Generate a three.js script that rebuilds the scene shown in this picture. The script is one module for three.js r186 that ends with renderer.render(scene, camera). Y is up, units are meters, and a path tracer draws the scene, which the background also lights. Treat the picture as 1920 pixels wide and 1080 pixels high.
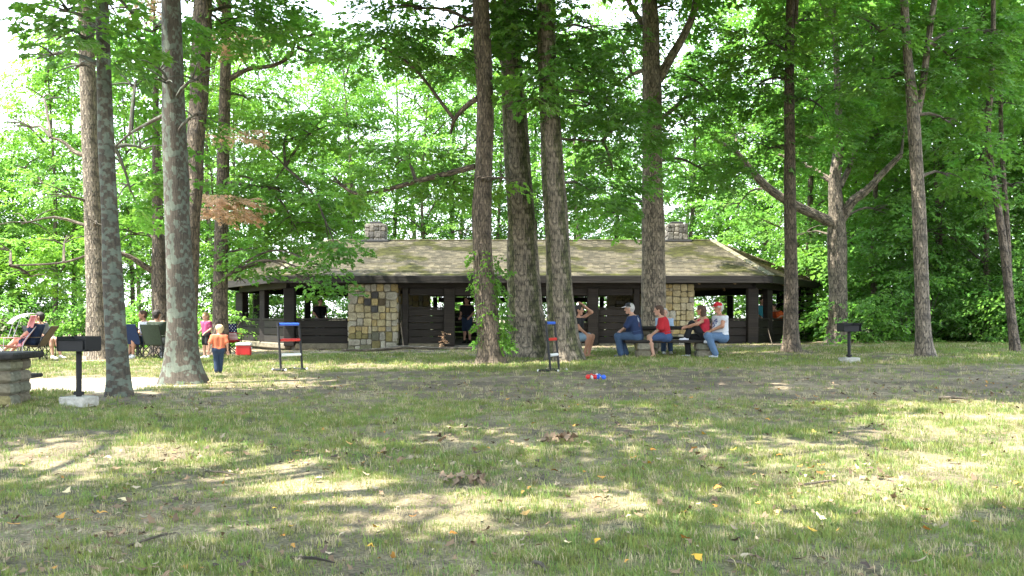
import * as THREE from 'three';
import { mergeGeometries } from 'three/addons/utils/BufferGeometryUtils.js';

// ---------------------------------------------------------------- camera, sky, sun, exposure
const scene = new THREE.Scene();
const EYE = 1.6, F = 1884;
const camera = new THREE.PerspectiveCamera(2 * Math.atan(540 / F) * 180 / Math.PI, 1920 / 1080, 0.1, 900);
camera.position.set(0, EYE, 0);
camera.lookAt(0, EYE, -10);
camera.setViewOffset(1920, 1080, 0, -60, 1920, 1080);
const renderer = new THREE.WebGLRenderer({ antialias: true });
renderer.toneMapping = THREE.LinearToneMapping;
renderer.toneMappingExposure = 4.8;
renderer.shadowMap.enabled = true;
const SUN = new THREE.Vector3(-0.42, 1, 0.16).normalize();
{
  const w = 256, h = 128, d = new Float32Array(w * h * 4);
  for (let j = 0; j < h; j++) {
    const up = Math.max(0, Math.sin(((j + 0.5) / h - 0.5) * Math.PI)), k = Math.pow(up, 0.55);
    for (let i = 0; i < w; i++) {
      const o = (j * w + i) * 4;
      d[o] = 0.98 + (0.55 - 0.98) * k; d[o + 1] = 1.0 + (0.72 - 1.0) * k; d[o + 2] = 1.02 + (0.98 - 1.02) * k; d[o + 3] = 1;
    }
  }
  const t = new THREE.DataTexture(d, w, h, THREE.RGBAFormat, THREE.FloatType);
  t.mapping = THREE.EquirectangularReflectionMapping; t.magFilter = THREE.LinearFilter; t.needsUpdate = true;
  scene.background = t; scene.environment = t;
}
const sun = new THREE.DirectionalLight(new THREE.Color(1, 0.95, 0.86), 4.6);
sun.position.copy(SUN).multiplyScalar(90).add(new THREE.Vector3(0, 0, -22));
sun.target.position.set(0, 0, -22);
sun.castShadow = true;
Object.assign(sun.shadow.camera, { left: -50, right: 50, top: 50, bottom: -50, near: 1, far: 200 });
sun.shadow.mapSize.set(2048, 2048);
scene.add(sun, sun.target);

// ---------------------------------------------------------------- helpers
let seed = 7;
const rnd = () => { seed = (seed + 0x6D2B79F5) | 0; let t = Math.imul(seed ^ (seed >>> 15), 1 | seed); t = (t + Math.imul(t ^ (t >>> 7), 61 | t)) ^ t; return ((t ^ (t >>> 14)) >>> 0) / 4294967296; };
const rr = (a, b) => a + (b - a) * rnd();
const pick = (a) => a[Math.floor(rnd() * a.length)];
const V = (x, y, z) => new THREE.Vector3(x, y, z);
const lerp = (a, b, t) => a + (b - a) * t, clamp = (x, a, b) => Math.min(b, Math.max(a, x));
const smooth = (a, b, x) => { const t = clamp((x - a) / (b - a), 0, 1); return t * t * (3 - 2 * t); };
const hash = (x, y, z) => { let h = Math.imul(x, 374761393) ^ Math.imul(y, 668265263) ^ Math.imul(z, 2147483647 ^ 0x5bd1e995); h = Math.imul(h ^ (h >>> 13), 1274126177); return ((h ^ (h >>> 16)) >>> 0) / 4294967296; };
function noise(x, y, z = 0, wx = 0, wy = 0) {       // value noise 0..1, optionally periodic
  const ix = Math.floor(x), iy = Math.floor(y), iz = Math.floor(z), fx = x - ix, fy = y - iy, fz = z - iz;
  const s = (t) => t * t * (3 - 2 * t), X = (i) => wx ? ((i % wx) + wx) % wx : i, Y = (i) => wy ? ((i % wy) + wy) % wy : i;
  const u = s(fx), v = s(fy), w = s(fz), h = (a, b, c) => hash(X(ix + a), Y(iy + b), iz + c);
  const l0 = lerp(lerp(h(0, 0, 0), h(1, 0, 0), u), lerp(h(0, 1, 0), h(1, 1, 0), u), v);
  if (fz === 0) return l0;
  return lerp(l0, lerp(lerp(h(0, 0, 1), h(1, 0, 1), u), lerp(h(0, 1, 1), h(1, 1, 1), u), v), w);
}
const fbm = (x, y, z = 0, o = 4, wx = 0, wy = 0) => { let s = 0, a = 0.5, n = 0; for (let i = 0; i < o; i++) { s += a * noise(x, y, z + i * 17, wx, wy); n += a; a *= 0.5; x *= 2; y *= 2; wx *= 2; wy *= 2; } return s / n; };
const names = {};
const numbered = (n) => { const k = names[n] = (names[n] ?? -1) + 1; return k ? n + '_' + String(k).padStart(3, '0') : n; };
const prof = [[-60, -1.2], [-4, -0.1], [0, 0.05], [5.2, 0.275], [9, 0.46], [13, 0.565], [17, 0.58], [21, 0.59], [25, 0.66], [30, 0.69], [34, 0.67], [50, 0.6], [80, 0.8], [400, 2.5]];
function profile(d) {
  if (d <= prof[0][0]) return prof[0][1];
  for (let i = 1; i < prof.length; i++) if (d < prof[i][0]) { const [a, ha] = prof[i - 1], [b, hb] = prof[i]; const t = (d - a) / (b - a); return lerp(ha, hb, t); }
  return prof[prof.length - 1][1];
}
const gBase = (d) => (profile(d - 1.2) + profile(d - 0.4) + profile(d + 0.4) + profile(d + 1.2)) / 4;
function ground(x, z) {
  const d = -z;
  return gBase(d) + 0.014 * clamp(x, -12, 12) * smooth(11, 20, d) * (1 - smooth(45, 70, d)) + (noise(x * 0.9 + 50, z * 0.9) - 0.5) * 0.05 + (noise(x * 2.6, z * 2.6 + 9) - 0.5) * 0.02;
}
const at = (px, py, D) => V((px - 960) / F * D, EYE - (py - 600) / F * D, -D);
const onGround = (px, D, lift = 0) => { const x = (px - 960) / F * D; return V(x, ground(x, -D) + lift, -D); };

function texture(w, h, fn, srgb = true) {          // fn(u, v) -> [r, g, b] 0..1
  const d = new Uint8Array(w * h * 4);
  for (let j = 0; j < h; j++) for (let i = 0; i < w; i++) {
    const c = fn(i / w, j / h), o = (j * w + i) * 4;
    d[o] = clamp(c[0], 0, 1) * 255; d[o + 1] = clamp(c[1], 0, 1) * 255; d[o + 2] = clamp(c[2], 0, 1) * 255; d[o + 3] = 255;
  }
  const t = new THREE.DataTexture(d, w, h); t.wrapS = t.wrapT = THREE.RepeatWrapping; t.magFilter = THREE.LinearFilter; t.minFilter = THREE.LinearMipmapLinearFilter; t.generateMipmaps = true;
  if (srgb) t.colorSpace = THREE.SRGBColorSpace; t.needsUpdate = true; return t;
}
const grey = (v) => [v, v, v];
const C = (r, g, b) => new THREE.Color().setRGB(r, g, b);
const std = (o) => new THREE.MeshStandardMaterial({ roughness: 0.9, ...o });
function shadows(m) { m.castShadow = true; m.receiveShadow = true; return m; }
function mesh(name, geo, mat, parent) { const m = shadows(new THREE.Mesh(geo, mat)); m.name = parent ? name : numbered(name); (parent ?? scene).add(m); return m; }
function tag(o, label, category, group, kind) { if (label) o.userData.label = label; if (category) o.userData.category = category; if (group) o.userData.group = group; if (kind) o.userData.kind = kind; return o; }
function thing(name, label, category, pos, turn = 0, group) { const g = new THREE.Group(); g.name = numbered(name); g.position.copy(pos); g.rotation.y = turn; scene.add(g); return tag(g, label, category, group); }
function structure(name, geo, mat) { const m = mesh(name, geo, mat); m.userData.kind = 'structure'; return m; }
function instances(name, geo, mat, mats, cols, parent) {
  const m = new THREE.InstancedMesh(geo, mat, mats.length); m.name = parent ? name : numbered(name);
  mats.forEach((x, i) => m.setMatrixAt(i, x)); if (cols) cols.forEach((c, i) => m.setColorAt(i, c));
  m.instanceMatrix.needsUpdate = true; shadows(m); m.userData.kind = 'stuff'; (parent ?? scene).add(m); return m;
}
const mat4 = (p, e, s) => new THREE.Matrix4().compose(p, e.isQuaternion ? e : new THREE.Quaternion().setFromEuler(e), typeof s === 'number' ? V(s, s, s) : s);
// a box with chamfered edges, 44 triangles, uv in metres
function chamfer(w, h, d, c = 0.008) {
  c = Math.min(c, w / 3, h / 3, d / 3);
  const P = [], U = [], X = w / 2, Y = h / 2, Z = d / 2;
  const tri = (...q) => { const a = V(...q[0]), b = V(...q[1]), e = V(...q[2]), n = b.clone().sub(a).cross(e.clone().sub(a)), m = a.clone().add(b).add(e); const t = n.dot(m) < 0 ? [q[0], q[2], q[1]] : q;
    const ax = Math.abs(n.x) > Math.abs(n.y) ? (Math.abs(n.x) > Math.abs(n.z) ? 0 : 2) : (Math.abs(n.y) > Math.abs(n.z) ? 1 : 2);
    for (const v of t) { P.push(...v); U.push(...(ax === 0 ? [v[2], v[1]] : ax === 1 ? [v[0], v[2]] : [v[0], v[1]])); } };
  const quad = (a, b, e, f) => { tri(a, b, e); tri(a, e, f); };
  for (const s of [-1, 1]) {
    quad([s * X, -Y + c, -Z + c], [s * X, Y - c, -Z + c], [s * X, Y - c, Z - c], [s * X, -Y + c, Z - c]);
    quad([-X + c, s * Y, -Z + c], [X - c, s * Y, -Z + c], [X - c, s * Y, Z - c], [-X + c, s * Y, Z - c]);
    quad([-X + c, -Y + c, s * Z], [X - c, -Y + c, s * Z], [X - c, Y - c, s * Z], [-X + c, Y - c, s * Z]);
    for (const t of [-1, 1]) {
      quad([s * X, t * (Y - c), -Z + c], [s * X, t * (Y - c), Z - c], [s * (X - c), t * Y, Z - c], [s * (X - c), t * Y, -Z + c]);
      quad([s * X, -Y + c, t * (Z - c)], [s * X, Y - c, t * (Z - c)], [s * (X - c), Y - c, t * Z], [s * (X - c), -Y + c, t * Z]);
      quad([-X + c, s * Y, t * (Z - c)], [X - c, s * Y, t * (Z - c)], [X - c, s * (Y - c), t * Z], [-X + c, s * (Y - c), t * Z]);
      for (const u of [-1, 1]) tri([s * X, t * (Y - c), u * (Z - c)], [s * (X - c), t * Y, u * (Z - c)], [s * (X - c), t * (Y - c), u * Z]);
    }
  }
  const g = new THREE.BufferGeometry(); g.setAttribute('position', new THREE.Float32BufferAttribute(P, 3)); g.setAttribute('uv', new THREE.Float32BufferAttribute(U, 2)); g.computeVertexNormals(); return g;
}
function box(name, parent, mat, [x, y, z], [w, h, d], turn = 0, c = 0.008) { const m = mesh(name, chamfer(w, h, d, c), mat, parent); m.position.set(x, y, z); m.rotation.y = turn; return m; }
function beam(name, parent, mat, a, b, w, h) { const L = a.distanceTo(b), m = mesh(name, chamfer(w, h, L), mat, parent); m.position.copy(a).add(b).multiplyScalar(0.5); m.lookAt(parent === scene ? b : b.clone().add(parent.getWorldPosition(V(0, 0, 0)))); return m; }
// a tapered tube through points; opts: flare, lobes, rough, segs, tile [w, h] metres
function sweep(pts, radii, o = {}) {
  const curve = new THREE.CatmullRomCurve3(pts, false, 'centripetal'), L = curve.getLength(), n = Math.max(3, Math.ceil(L / (o.step ?? 0.3))), S = o.segs ?? 14;
  const tw = o.tile?.[0] ?? 0.9, th = o.tile?.[1] ?? 1.8, rm = radii[0], k = Math.max(1, Math.round(2 * Math.PI * rm / tw)), ph = o.phase ?? rnd() * 40;
  const P = [], N = [], U = [], I = [];
  const tan = V(0, 0, 0), nx = V(1, 0, 0), bz = V(0, 0, 1);
  let ref = null;
  for (let i = 0; i <= n; i++) {
    const t = i / n, p = curve.getPoint(t); curve.getTangent(t, tan);
    if (!ref) { ref = Math.abs(tan.x) < 0.8 ? V(1, 0, 0) : V(0, 0, 1); }
    nx.copy(ref).addScaledVector(tan, -ref.dot(tan)).normalize(); bz.crossVectors(tan, nx); ref = nx.clone();
    const f = t * (radii.length - 1), q = Math.min(radii.length - 2, Math.floor(f)), r0 = radii.length > 1 ? lerp(radii[q], radii[q + 1], f - q) : radii[0];
    for (let s = 0; s <= S; s++) {
      const a = (s % S) / S * 2 * Math.PI, l = t * L;
      let r = r0 * (1 + (o.rough ?? 0.1) * (noise(Math.cos(a) * 1.7 + ph, Math.sin(a) * 1.7 + ph, l * 1.1 + 0.01) - 0.5) * 2);
      if (o.flare) r *= 1 + o.flare * Math.exp(-l / (o.fh ?? 0.28)) * (1 + 0.45 * Math.cos(a * (o.lobes ?? 5) + ph) + 0.25 * Math.cos(a * 3 + ph * 2));
      const c = Math.cos(a), e = Math.sin(a);
      P.push(p.x + (nx.x * c + bz.x * e) * r, p.y + (nx.y * c + bz.y * e) * r, p.z + (nx.z * c + bz.z * e) * r);
      U.push(s / S * k, l / th + ph);
      if (i < n && s < S) { const b = i * (S + 1) + s; I.push(b, b + S + 1, b + 1, b + 1, b + S + 1, b + S + 2); }
    }
  }
  const g = new THREE.BufferGeometry(); g.setAttribute('position', new THREE.Float32BufferAttribute(P, 3)); g.setAttribute('uv', new THREE.Float32BufferAttribute(U, 2)); g.setIndex(I); g.computeVertexNormals();
  // close the seam in the normals
  const na = g.attributes.normal; for (let i = 0; i <= n; i++) { const a = i * (S + 1), b = a + S, x = na.getX(a) + na.getX(b), y = na.getY(a) + na.getY(b), z = na.getZ(a) + na.getZ(b), m = Math.hypot(x, y, z) || 1; na.setXYZ(a, x / m, y / m, z / m); na.setXYZ(b, x / m, y / m, z / m); }
  return g;
}
const tube = (pts, r, segs = 8) => sweep(pts, [r, r], { rough: 0, segs, step: 0.15, tile: [0.3, 0.3] });

// ---------------------------------------------------------------- materials
const barkTex = (style) => {
  const fields = [];
  const f = (u, v) => {
    const warp = fbm(u * 4, v * 5, 3 + style, 3, 4, 5) * 0.1;
    const a = 1 - Math.abs(2 * noise((u + warp) * 20, v * 7, 11 + style, 20, 7) - 1), b = 1 - Math.abs(2 * noise((u + warp) * 42, v * 16, 5 + style, 42, 16) - 1);
    const furrow = Math.pow(a, 2.5) * 0.75 + Math.pow(b, 3) * 0.4, grain = fbm(u * 48, v * 60, 2, 3, 48, 60);
    return clamp(1 - furrow * (style === 1 ? 0.45 : 0.95), 0, 1) * 0.8 + grain * 0.2;
  };
  const W = 512, H = 512, hgt = new Float32Array(W * H); for (let j = 0; j < H; j++) for (let i = 0; i < W; i++) hgt[j * W + i] = f(i / W, j / H);
  const get = (u, v) => hgt[Math.floor(v * H) * W + Math.floor(u * W)];
  const map = texture(W, H, (u, v) => {
    const h = get(u, v), big = fbm(u * 3, v * 4, 21 + style, 4, 3, 4), k = 0.28 + 0.72 * h;
    let c = [0.56 * k, 0.515 * k, 0.455 * k];
    if (style === 1) { const li = smooth(0.5, 0.58, fbm(u * 6, v * 11, 33, 5, 6, 11)); c = c.map((x, i) => lerp(x * 0.72, [0.47, 0.52, 0.47][i] * (0.7 + 0.3 * h), li * 0.8)); }
    if (style === 2) { const mo = smooth(0.5, 0.66, fbm(u * 4, v * 3, 43, 5, 4, 3)); c = c.map((x, i) => lerp(x, [0.33, 0.35, 0.2][i] * k, mo * 0.7)); }
    return c.map((x) => x * (0.82 + 0.36 * big));
  });
  const bump = texture(W, H, (u, v) => grey(get(u, v)), false);
  return { map, bumpMap: bump, bumpScale: style === 1 ? 0.012 : 0.03 };
};
const BT = [barkTex(0), barkTex(1), barkTex(2)];
const bark = {
  grey: std({ ...BT[0], color: C(1.2, 1.18, 1.12) }), warm: std({ ...BT[0], color: C(0.92, 0.85, 0.77) }), pale: std({ ...BT[0], color: C(1.5, 1.45, 1.36) }),
  lichen: std({ ...BT[1], color: C(0.8, 0.8, 0.77) }), moss: std({ ...BT[2], color: C(1.35, 1.34, 1.28) }), dark: std({ ...BT[0], color: C(0.82, 0.76, 0.69) }), twig: std({ ...BT[0], color: C(0.85, 0.76, 0.66) }),
};
const leafMat = new THREE.MeshPhysicalMaterial({ color: 0xffffff, roughness: 1, transmission: 0.5, thickness: 0, side: THREE.DoubleSide, specularIntensity: 0.4 });
const grassMat = new THREE.MeshPhysicalMaterial({ color: 0xffffff, roughness: 1, transmission: 0.3, thickness: 0, side: THREE.DoubleSide, specularIntensity: 0.3 });
const litterMat = std({ color: 0xffffff, side: THREE.DoubleSide });
const woodTex = texture(512, 512, (u, v) => { const g = fbm(u * 3, v * 60, 4, 4, 3, 60), b = fbm(u * 2, v * 4, 9, 4, 2, 4); const k = 0.55 + 0.5 * g + 0.35 * (b - 0.5); return [0.98 * k, 0.95 * k, 0.9 * k]; });
woodTex.repeat.set(0.5, 1); 
const woodBump = texture(512, 512, (u, v) => grey(fbm(u * 3, v * 60, 4, 4, 3, 60)), false); woodBump.repeat.set(0.5, 1);
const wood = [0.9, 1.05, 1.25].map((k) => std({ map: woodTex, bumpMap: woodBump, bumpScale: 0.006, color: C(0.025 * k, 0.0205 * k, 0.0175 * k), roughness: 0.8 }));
const paleWood = std({ map: woodTex, color: C(0.34, 0.25, 0.17) });
const stoneTex = texture(512, 512, (u, v) => { const k = 0.74 + 0.36 * fbm(u * 6, v * 6, 1, 5, 6, 6) + 0.2 * (fbm(u * 40, v * 40, 6, 2, 40, 40) - 0.5); return [k, k * 0.985, k * 0.95]; });
const stoneBump = texture(512, 512, (u, v) => grey(fbm(u * 10, v * 10, 1, 5, 10, 10)), false);
const stoneOf = (r, g, b) => std({ map: stoneTex, bumpMap: stoneBump, bumpScale: 0.025, color: C(r, g, b) });
const stones = { tan: [[0.5, 0.44, 0.28], [0.46, 0.4, 0.24], [0.52, 0.47, 0.34], [0.45, 0.36, 0.18]].map((c) => stoneOf(...c)), grey: [[0.42, 0.4, 0.34], [0.4, 0.39, 0.34], [0.47, 0.45, 0.39]].map((c) => stoneOf(...c)),
  moss: [[0.23, 0.23, 0.15], [0.19, 0.195, 0.15], [0.25, 0.22, 0.1]].map((c) => stoneOf(...c)), dark: [stoneOf(0.085, 0.085, 0.09), stoneOf(0.1, 0.08, 0.05)], mortar: stoneOf(0.24, 0.215, 0.16), concrete: stoneOf(0.5, 0.49, 0.46), slab: stoneOf(0.03, 0.028, 0.025), chimney: [[0.17, 0.16, 0.15], [0.24, 0.22, 0.2], [0.11, 0.105, 0.1]].map((c) => stoneOf(...c)) };
const paint = (r, g, b, rough = 0.5, o = {}) => std({ color: C(r, g, b), roughness: rough, ...o });
const M = { black: paint(0.006, 0.006, 0.0065, 0.6), iron: paint(0.009, 0.0085, 0.0085, 0.75), blue: paint(0.03, 0.12, 0.6, 0.4), red: paint(0.62, 0.03, 0.025, 0.4), white: paint(0.8, 0.8, 0.78, 0.45), steel: paint(0.35, 0.35, 0.36, 0.4, { metalness: 0.7 }) };
const weave = texture(128, 128, (u, v) => grey(0.86 + 0.1 * Math.sin(u * 200) * Math.sin(v * 200) + 0.1 * (noise(u * 30, v * 30, 1, 30, 30) - 0.5)));
const cloth = (r, g, b) => std({ map: weave, color: C(r, g, b), roughness: 0.95, side: THREE.DoubleSide });

// ---------------------------------------------------------------- ground
const trunkSpots = [[226, 14], [346, 17], [184, 27], [306, 30], [412, 30], [921, 23], [992, 25.5], [1060, 23.5], [1226, 28], [1485, 26], [1572, 33], [1735, 23], [1905, 25]].map(([px, D]) => [(px - 960) / F * D, -D]);
const grassy = (x, z) => {                          // 0 bare soil .. 1 lush grass
  const d = -z, n = fbm(x * 0.45 + 7, z * 0.45, 0, 4), m = fbm(x * 1.7, z * 1.7 + 31, 0, 3);
  let g = 0.3 + 0.7 * smooth(0.36, 0.64, n * 0.5 + m * 0.5 + 0.03);
  const band = smooth(11.5, 14, d + (n - 0.5) * 5) * (1 - smooth(19.5, 22, d + (n - 0.5) * 3));
  const worn = band * smooth(-6.5, -3.5, x + (m - 0.5) * 3);
  g *= 1 - 0.82 * worn;
  const front = smooth(28.5, 30, d + (m - 0.5) * 2) * (1 - smooth(49, 50, d)) * (1 - smooth(10, 13, Math.abs(x)));
  g *= 1 - 0.75 * front;
  if (d > 20 && d < 29) g = Math.max(g, 0.45 + 0.65 * smooth(0.4, 0.6, n));
  for (const [tx, tz] of trunkSpots) g *= smooth(0.35, 1.15, Math.hypot(x - tx, z - tz) + (m - 0.5) * 0.8);   // worn soil round the trunks
  return clamp(g, 0.03, 1);
};
const pathMask = (x, z) => { const d = -z + 0.1 * (x + 8), e = (noise(x * 1.3, z * 1.3, 0) - 0.5) * 0.9; return smooth(14.6, 15.5, d + e) * (1 - smooth(19.2, 19.9, d + e * 0.6)) * (1 - smooth(-6.6, -4.8, x + e)); };
{
  const xs = [], zs = [];
  for (let x = -20; x <= 20.001; x += 0.2) xs.push(x); for (let s = 1; s <= 14; s++) { xs.unshift(-20 - s * s * 1.5); xs.push(20 + s * s * 1.5); }
  for (let z = -50; z <= 8.001; z += 0.2) zs.push(z); for (let s = 1; s <= 14; s++) { zs.unshift(-50 - s * s * 1.8); zs.push(8 + s * s * 0.8); }
  const P = [], U = [], K = [], I = [], nx = xs.length;
  const soil = [0.17, 0.135, 0.1], pale = [0.3, 0.25, 0.175], turf = [0.13, 0.14, 0.06], gravel = [0.52, 0.48, 0.42];
  zs.forEach((z, j) => xs.forEach((x, i) => {
    P.push(x, ground(x, z) - 0.03 * pathMask(x, z), z); U.push(x / 2.2, z / 2.2);
    const g = grassy(x, z), p = pathMask(x, z), s = smooth(0.45, 0.7, fbm(x * 1.1 + 3, z * 1.1, 5, 4)), v = 0.8 + 0.4 * fbm(x * 3, z * 3, 8, 2);
    for (let c = 0; c < 3; c++) K.push(lerp(lerp(lerp(soil[c], pale[c], s), turf[c], g * 0.8), gravel[c], p) * v);
    if (i < nx - 1 && j < zs.length - 1) { const b = j * nx + i; I.push(b, b + nx, b + 1, b + 1, b + nx, b + nx + 1); }
  }));
  const g = new THREE.BufferGeometry(); g.setAttribute('position', new THREE.Float32BufferAttribute(P, 3)); g.setAttribute('uv', new THREE.Float32BufferAttribute(U, 2)); g.setAttribute('color', new THREE.Float32BufferAttribute(K, 3)); g.setIndex(I); g.computeVertexNormals();
  const hmap = (u, v) => 0.5 * fbm(u * 14, v * 14, 2, 4, 14, 14) + 0.5 * fbm(u * 90, v * 90, 4, 3, 90, 90);
  const map = texture(1024, 1024, (u, v) => { const n = fbm(u * 11, v * 11, 1, 5, 11, 11), f = noise(u * 160, v * 160, 2, 160, 160), q = noise(u * 70, v * 45, 3, 70, 45); const k = 0.62 + 0.34 * n + 0.3 * (f - 0.5) + (q > 0.82 ? 0.16 : 0) - (q < 0.13 ? 0.16 : 0); return [k * 1.03, k, k * 0.95]; });
  const bump = texture(512, 512, (u, v) => grey(hmap(u, v)), false);
  structure('ground', g, std({ map, bumpMap: bump, bumpScale: 0.03, vertexColors: true, roughness: 1, color: C(1.25, 1.25, 1.25) }));
}

// ---------------------------------------------------------------- foliage
// openings in the canopy: places on the ground (x, z, rx, rz, turn) that the sun reaches
const holes = [[-2.9, -8.85, 1.35, 0.75, -0.1], [-2.2, -8.4, 0.7, 0.35, -0.2], [-0.75, -6.95, 1.15, 0.62, -0.25], [0.3, -6.6, 0.8, 0.42, -0.2], [3.6, -8.2, 1.6, 2, 0.2], [5.0, -9.4, 2, 2.4, 0.2], [5.2, -11.2, 1.4, 1.9, 0.3], [2.7, -6.8, 0.9, 0.6, 0], [2.1, -6.3, 0.7, 0.3, 0], [1.0, -12.3, 0.9, 0.42, 0], [0.9, -8.6, 0.42, 0.2, 0.4], [3.2, -12.6, 0.5, 0.25, 0], [-0.2, -9.6, 0.4, 0.25, 0],
  [-6.6, -16.5, 4.2, 2.3, 0], [-3, -22.6, 5.5, 0.9, 0], [-9.5, -23.5, 4, 2.2, 0], [-11, -28, 4, 2, 0], [6.4, -26.5, 1.2, 0.7, 0], [2.2, -7.9, 0.4, 0.22, 0], [4.3, -15.2, 0.7, 0.3, 0], [0.4, -21.5, 1.4, 0.5, 0], [1.4, -10.2, 0.35, 0.25, 0]];
function sunlit(x, y, z) {                          // does the sun ray through this point land in an opening?
  const roofed = z < -30, yy = roofed ? 3.7 : 0.55, t = (y - yy) / SUN.y; if (t < 0.5) return false;
  const gx = x - SUN.x * t, gz = z - SUN.z * t;
  const w = (noise(gx * 1.6, gz * 1.6, 3.5) - 0.5) * 0.7;
  if (gz < -32 && gz > -49 && Math.abs(gx) < 12) return fbm(gx * 0.8 + 3, gz * 0.5, 0, 3) > (gx > 1.2 ? 0.43 : 0.54);
  for (const [hx, hz, a, b, r] of holes) { const dx = gx - hx, dz = gz - hz, c = Math.cos(r), s = Math.sin(r), u = (dx * c + dz * s) / (a + 0.5), v = (dz * c - dx * s) / (b + 0.5); if (u * u + v * v < 1 + w) return true; }
  return false;
}
// one spray: leaves set along a twig
function spray(n, len, size, sd, lobed) {
  const keep = seed; seed = sd; const P = [], I = [];
  const leaf = (o, dir, up, L) => {
    const side = V(0, 0, 0).crossVectors(dir, up).normalize(), nrm = V(0, 0, 0).crossVectors(side, dir), b = P.length / 3, w = L * (lobed ? 0.52 : 0.34), fold = rr(0.05, 0.3) * L;
    const add = (f, s, h) => P.push(o.x + dir.x * f * L + side.x * s * w + nrm.x * h, o.y + dir.y * f * L + side.y * s * w + nrm.y * h, o.z + dir.z * f * L + side.z * s * w + nrm.z * h);
    if (lobed) {
      add(0, 0, 0); add(0.16, 0.75, fold * 0.6); add(0.34, 0.45, fold * 0.3); add(0.62, 1.0, fold * 0.9); add(0.62, 0.36, fold * 0.25); add(1, 0, -0.12 * L); add(0.62, -0.36, fold * 0.25); add(0.62, -1.0, fold * 0.9); add(0.34, -0.45, fold * 0.3); add(0.16, -0.75, fold * 0.6);
      I.push(b, b + 1, b + 2, b, b + 2, b + 4, b + 2, b + 3, b + 4, b, b + 4, b + 5, b, b + 5, b + 6, b + 6, b + 7, b + 8, b, b + 6, b + 8, b, b + 8, b + 9);
    } else { add(0, 0, 0); add(0.45, 1, fold); add(1, 0, -0.1 * L); add(0.45, -1, fold); I.push(b, b + 1, b + 2, b, b + 2, b + 3); }
  };
  for (let i = 0; i < n; i++) {
    const t = (i + rnd()) / n, s = i % 2 ? 1 : -1, x = t * len, spread = 0.36 * len * (1 - Math.abs(t - 0.45)) * rnd();
    const a = s * rr(0.4, 1.5) * (1 - t * 0.6), dir = V(Math.cos(a), rr(-0.55, 0.25), Math.sin(a)).normalize(), up = V(rr(-0.5, 0.5), 1, rr(-0.5, 0.5)).normalize();
    leaf(V(x + Math.cos(a) * spread, -0.14 * t * t * len + rr(-0.07, 0.07) * len, Math.sin(a) * spread), dir, up, size * rr(0.7, 1.25));
  }
  seed = keep;
  const g = new THREE.BufferGeometry(); g.setAttribute('position', new THREE.Float32BufferAttribute(P, 3)); g.setIndex(I); g.computeVertexNormals(); return g;
}
const nearSpray = [1, 2, 3, 4].map((s) => spray(20, 0.62, 0.125, s * 91, true));
const farSpray = [1, 2, 3].map((s) => spray(26, 1.0, 0.16, s * 57, false));
const shadeSpray = [1, 2].map((s) => spray(30, 1.25, 0.22, s * 77, false));
const green = (yellow = 0) => { const v = rr(0.75, 1.3), t = 0.4 * yellow + rr(-0.2, 0.25); return C(clamp((0.145 + 0.1 * t) * v, 0, 1), clamp((0.335 + 0.07 * t) * v, 0, 1), clamp((0.042 - 0.014 * t) * v, 0, 1)); };   // yellow: backlight put into the leaf colour, strongest at the left
const dead = () => { const v = rr(0.7, 1.3); return C(0.72 * v, 0.5 * v, 0.33 * v); };
// leaf sprays through an ellipsoid, in loose horizontal layers
function clump(list, c, rx, ry, n, scale, colour, thin = 0) {
  const layers = Math.max(2, Math.round(ry * 2 / 0.55));
  for (let i = 0; i < n; i++) {
    const a = rnd() * 2 * Math.PI, q = Math.pow(rnd(), 0.45), ly = (Math.floor(rnd() * layers) + 0.5 + rr(-0.3, 0.3)) / layers * 2 - 1, k = Math.sqrt(Math.max(0.05, 1 - ly * ly));
    const p = V(c.x + Math.cos(a) * q * rx * k, c.y + ly * ry - 0.12 * q * rx, c.z + Math.sin(a) * q * rx * k);
    if (thin && noise(p.x * 0.8 + 9, p.y * 0.8, p.z * 0.8 + 0.3) < thin) continue;
    if (sunlit(p.x + Math.cos(a) * 0.35 * scale, p.y, p.z + Math.sin(a) * 0.35 * scale)) continue;
    list.push([mat4(p, new THREE.Euler(rr(-0.45, 0.45), -a + rr(-0.9, 0.9), rr(-0.55, 0.25), 'YXZ'), scale * rr(0.7, 1.25)), colour()]);
  }
}
function putSprays(parent, name, geo, list) { const off = new THREE.Matrix4().makeTranslation(-parent.position.x, -parent.position.y, -parent.position.z); if (list.length) return instances(name, geo, leafMat, list.map((l) => off.clone().multiply(l[0])), list.map((l) => l[1]), parent); }
const twigs = (geos, from, c, rx, ry, r, n = 4) => {
  const mid = from.clone().lerp(c, 0.55).add(V(0, 0.12 * from.distanceTo(c), 0));
  geos.push(sweep([from, mid, c], [r, r * 0.7, r * 0.35], { segs: 7, step: 0.4, rough: 0.12 }));
  for (let i = 0; i < n; i++) { const a = rnd() * 6.28, s = mid.clone().lerp(c, rr(0.3, 1)), e = c.clone().add(V(Math.cos(a) * rx * 0.8, rr(-0.5, 0.6) * ry, Math.sin(a) * rx * 0.8)); geos.push(sweep([s, s.clone().lerp(e, 0.5).add(V(0, 0.1 * rx, 0)), e], [r * 0.45, r * 0.3, r * 0.12], { segs: 5, step: 0.4, rough: 0.1 })); }
};
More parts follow.
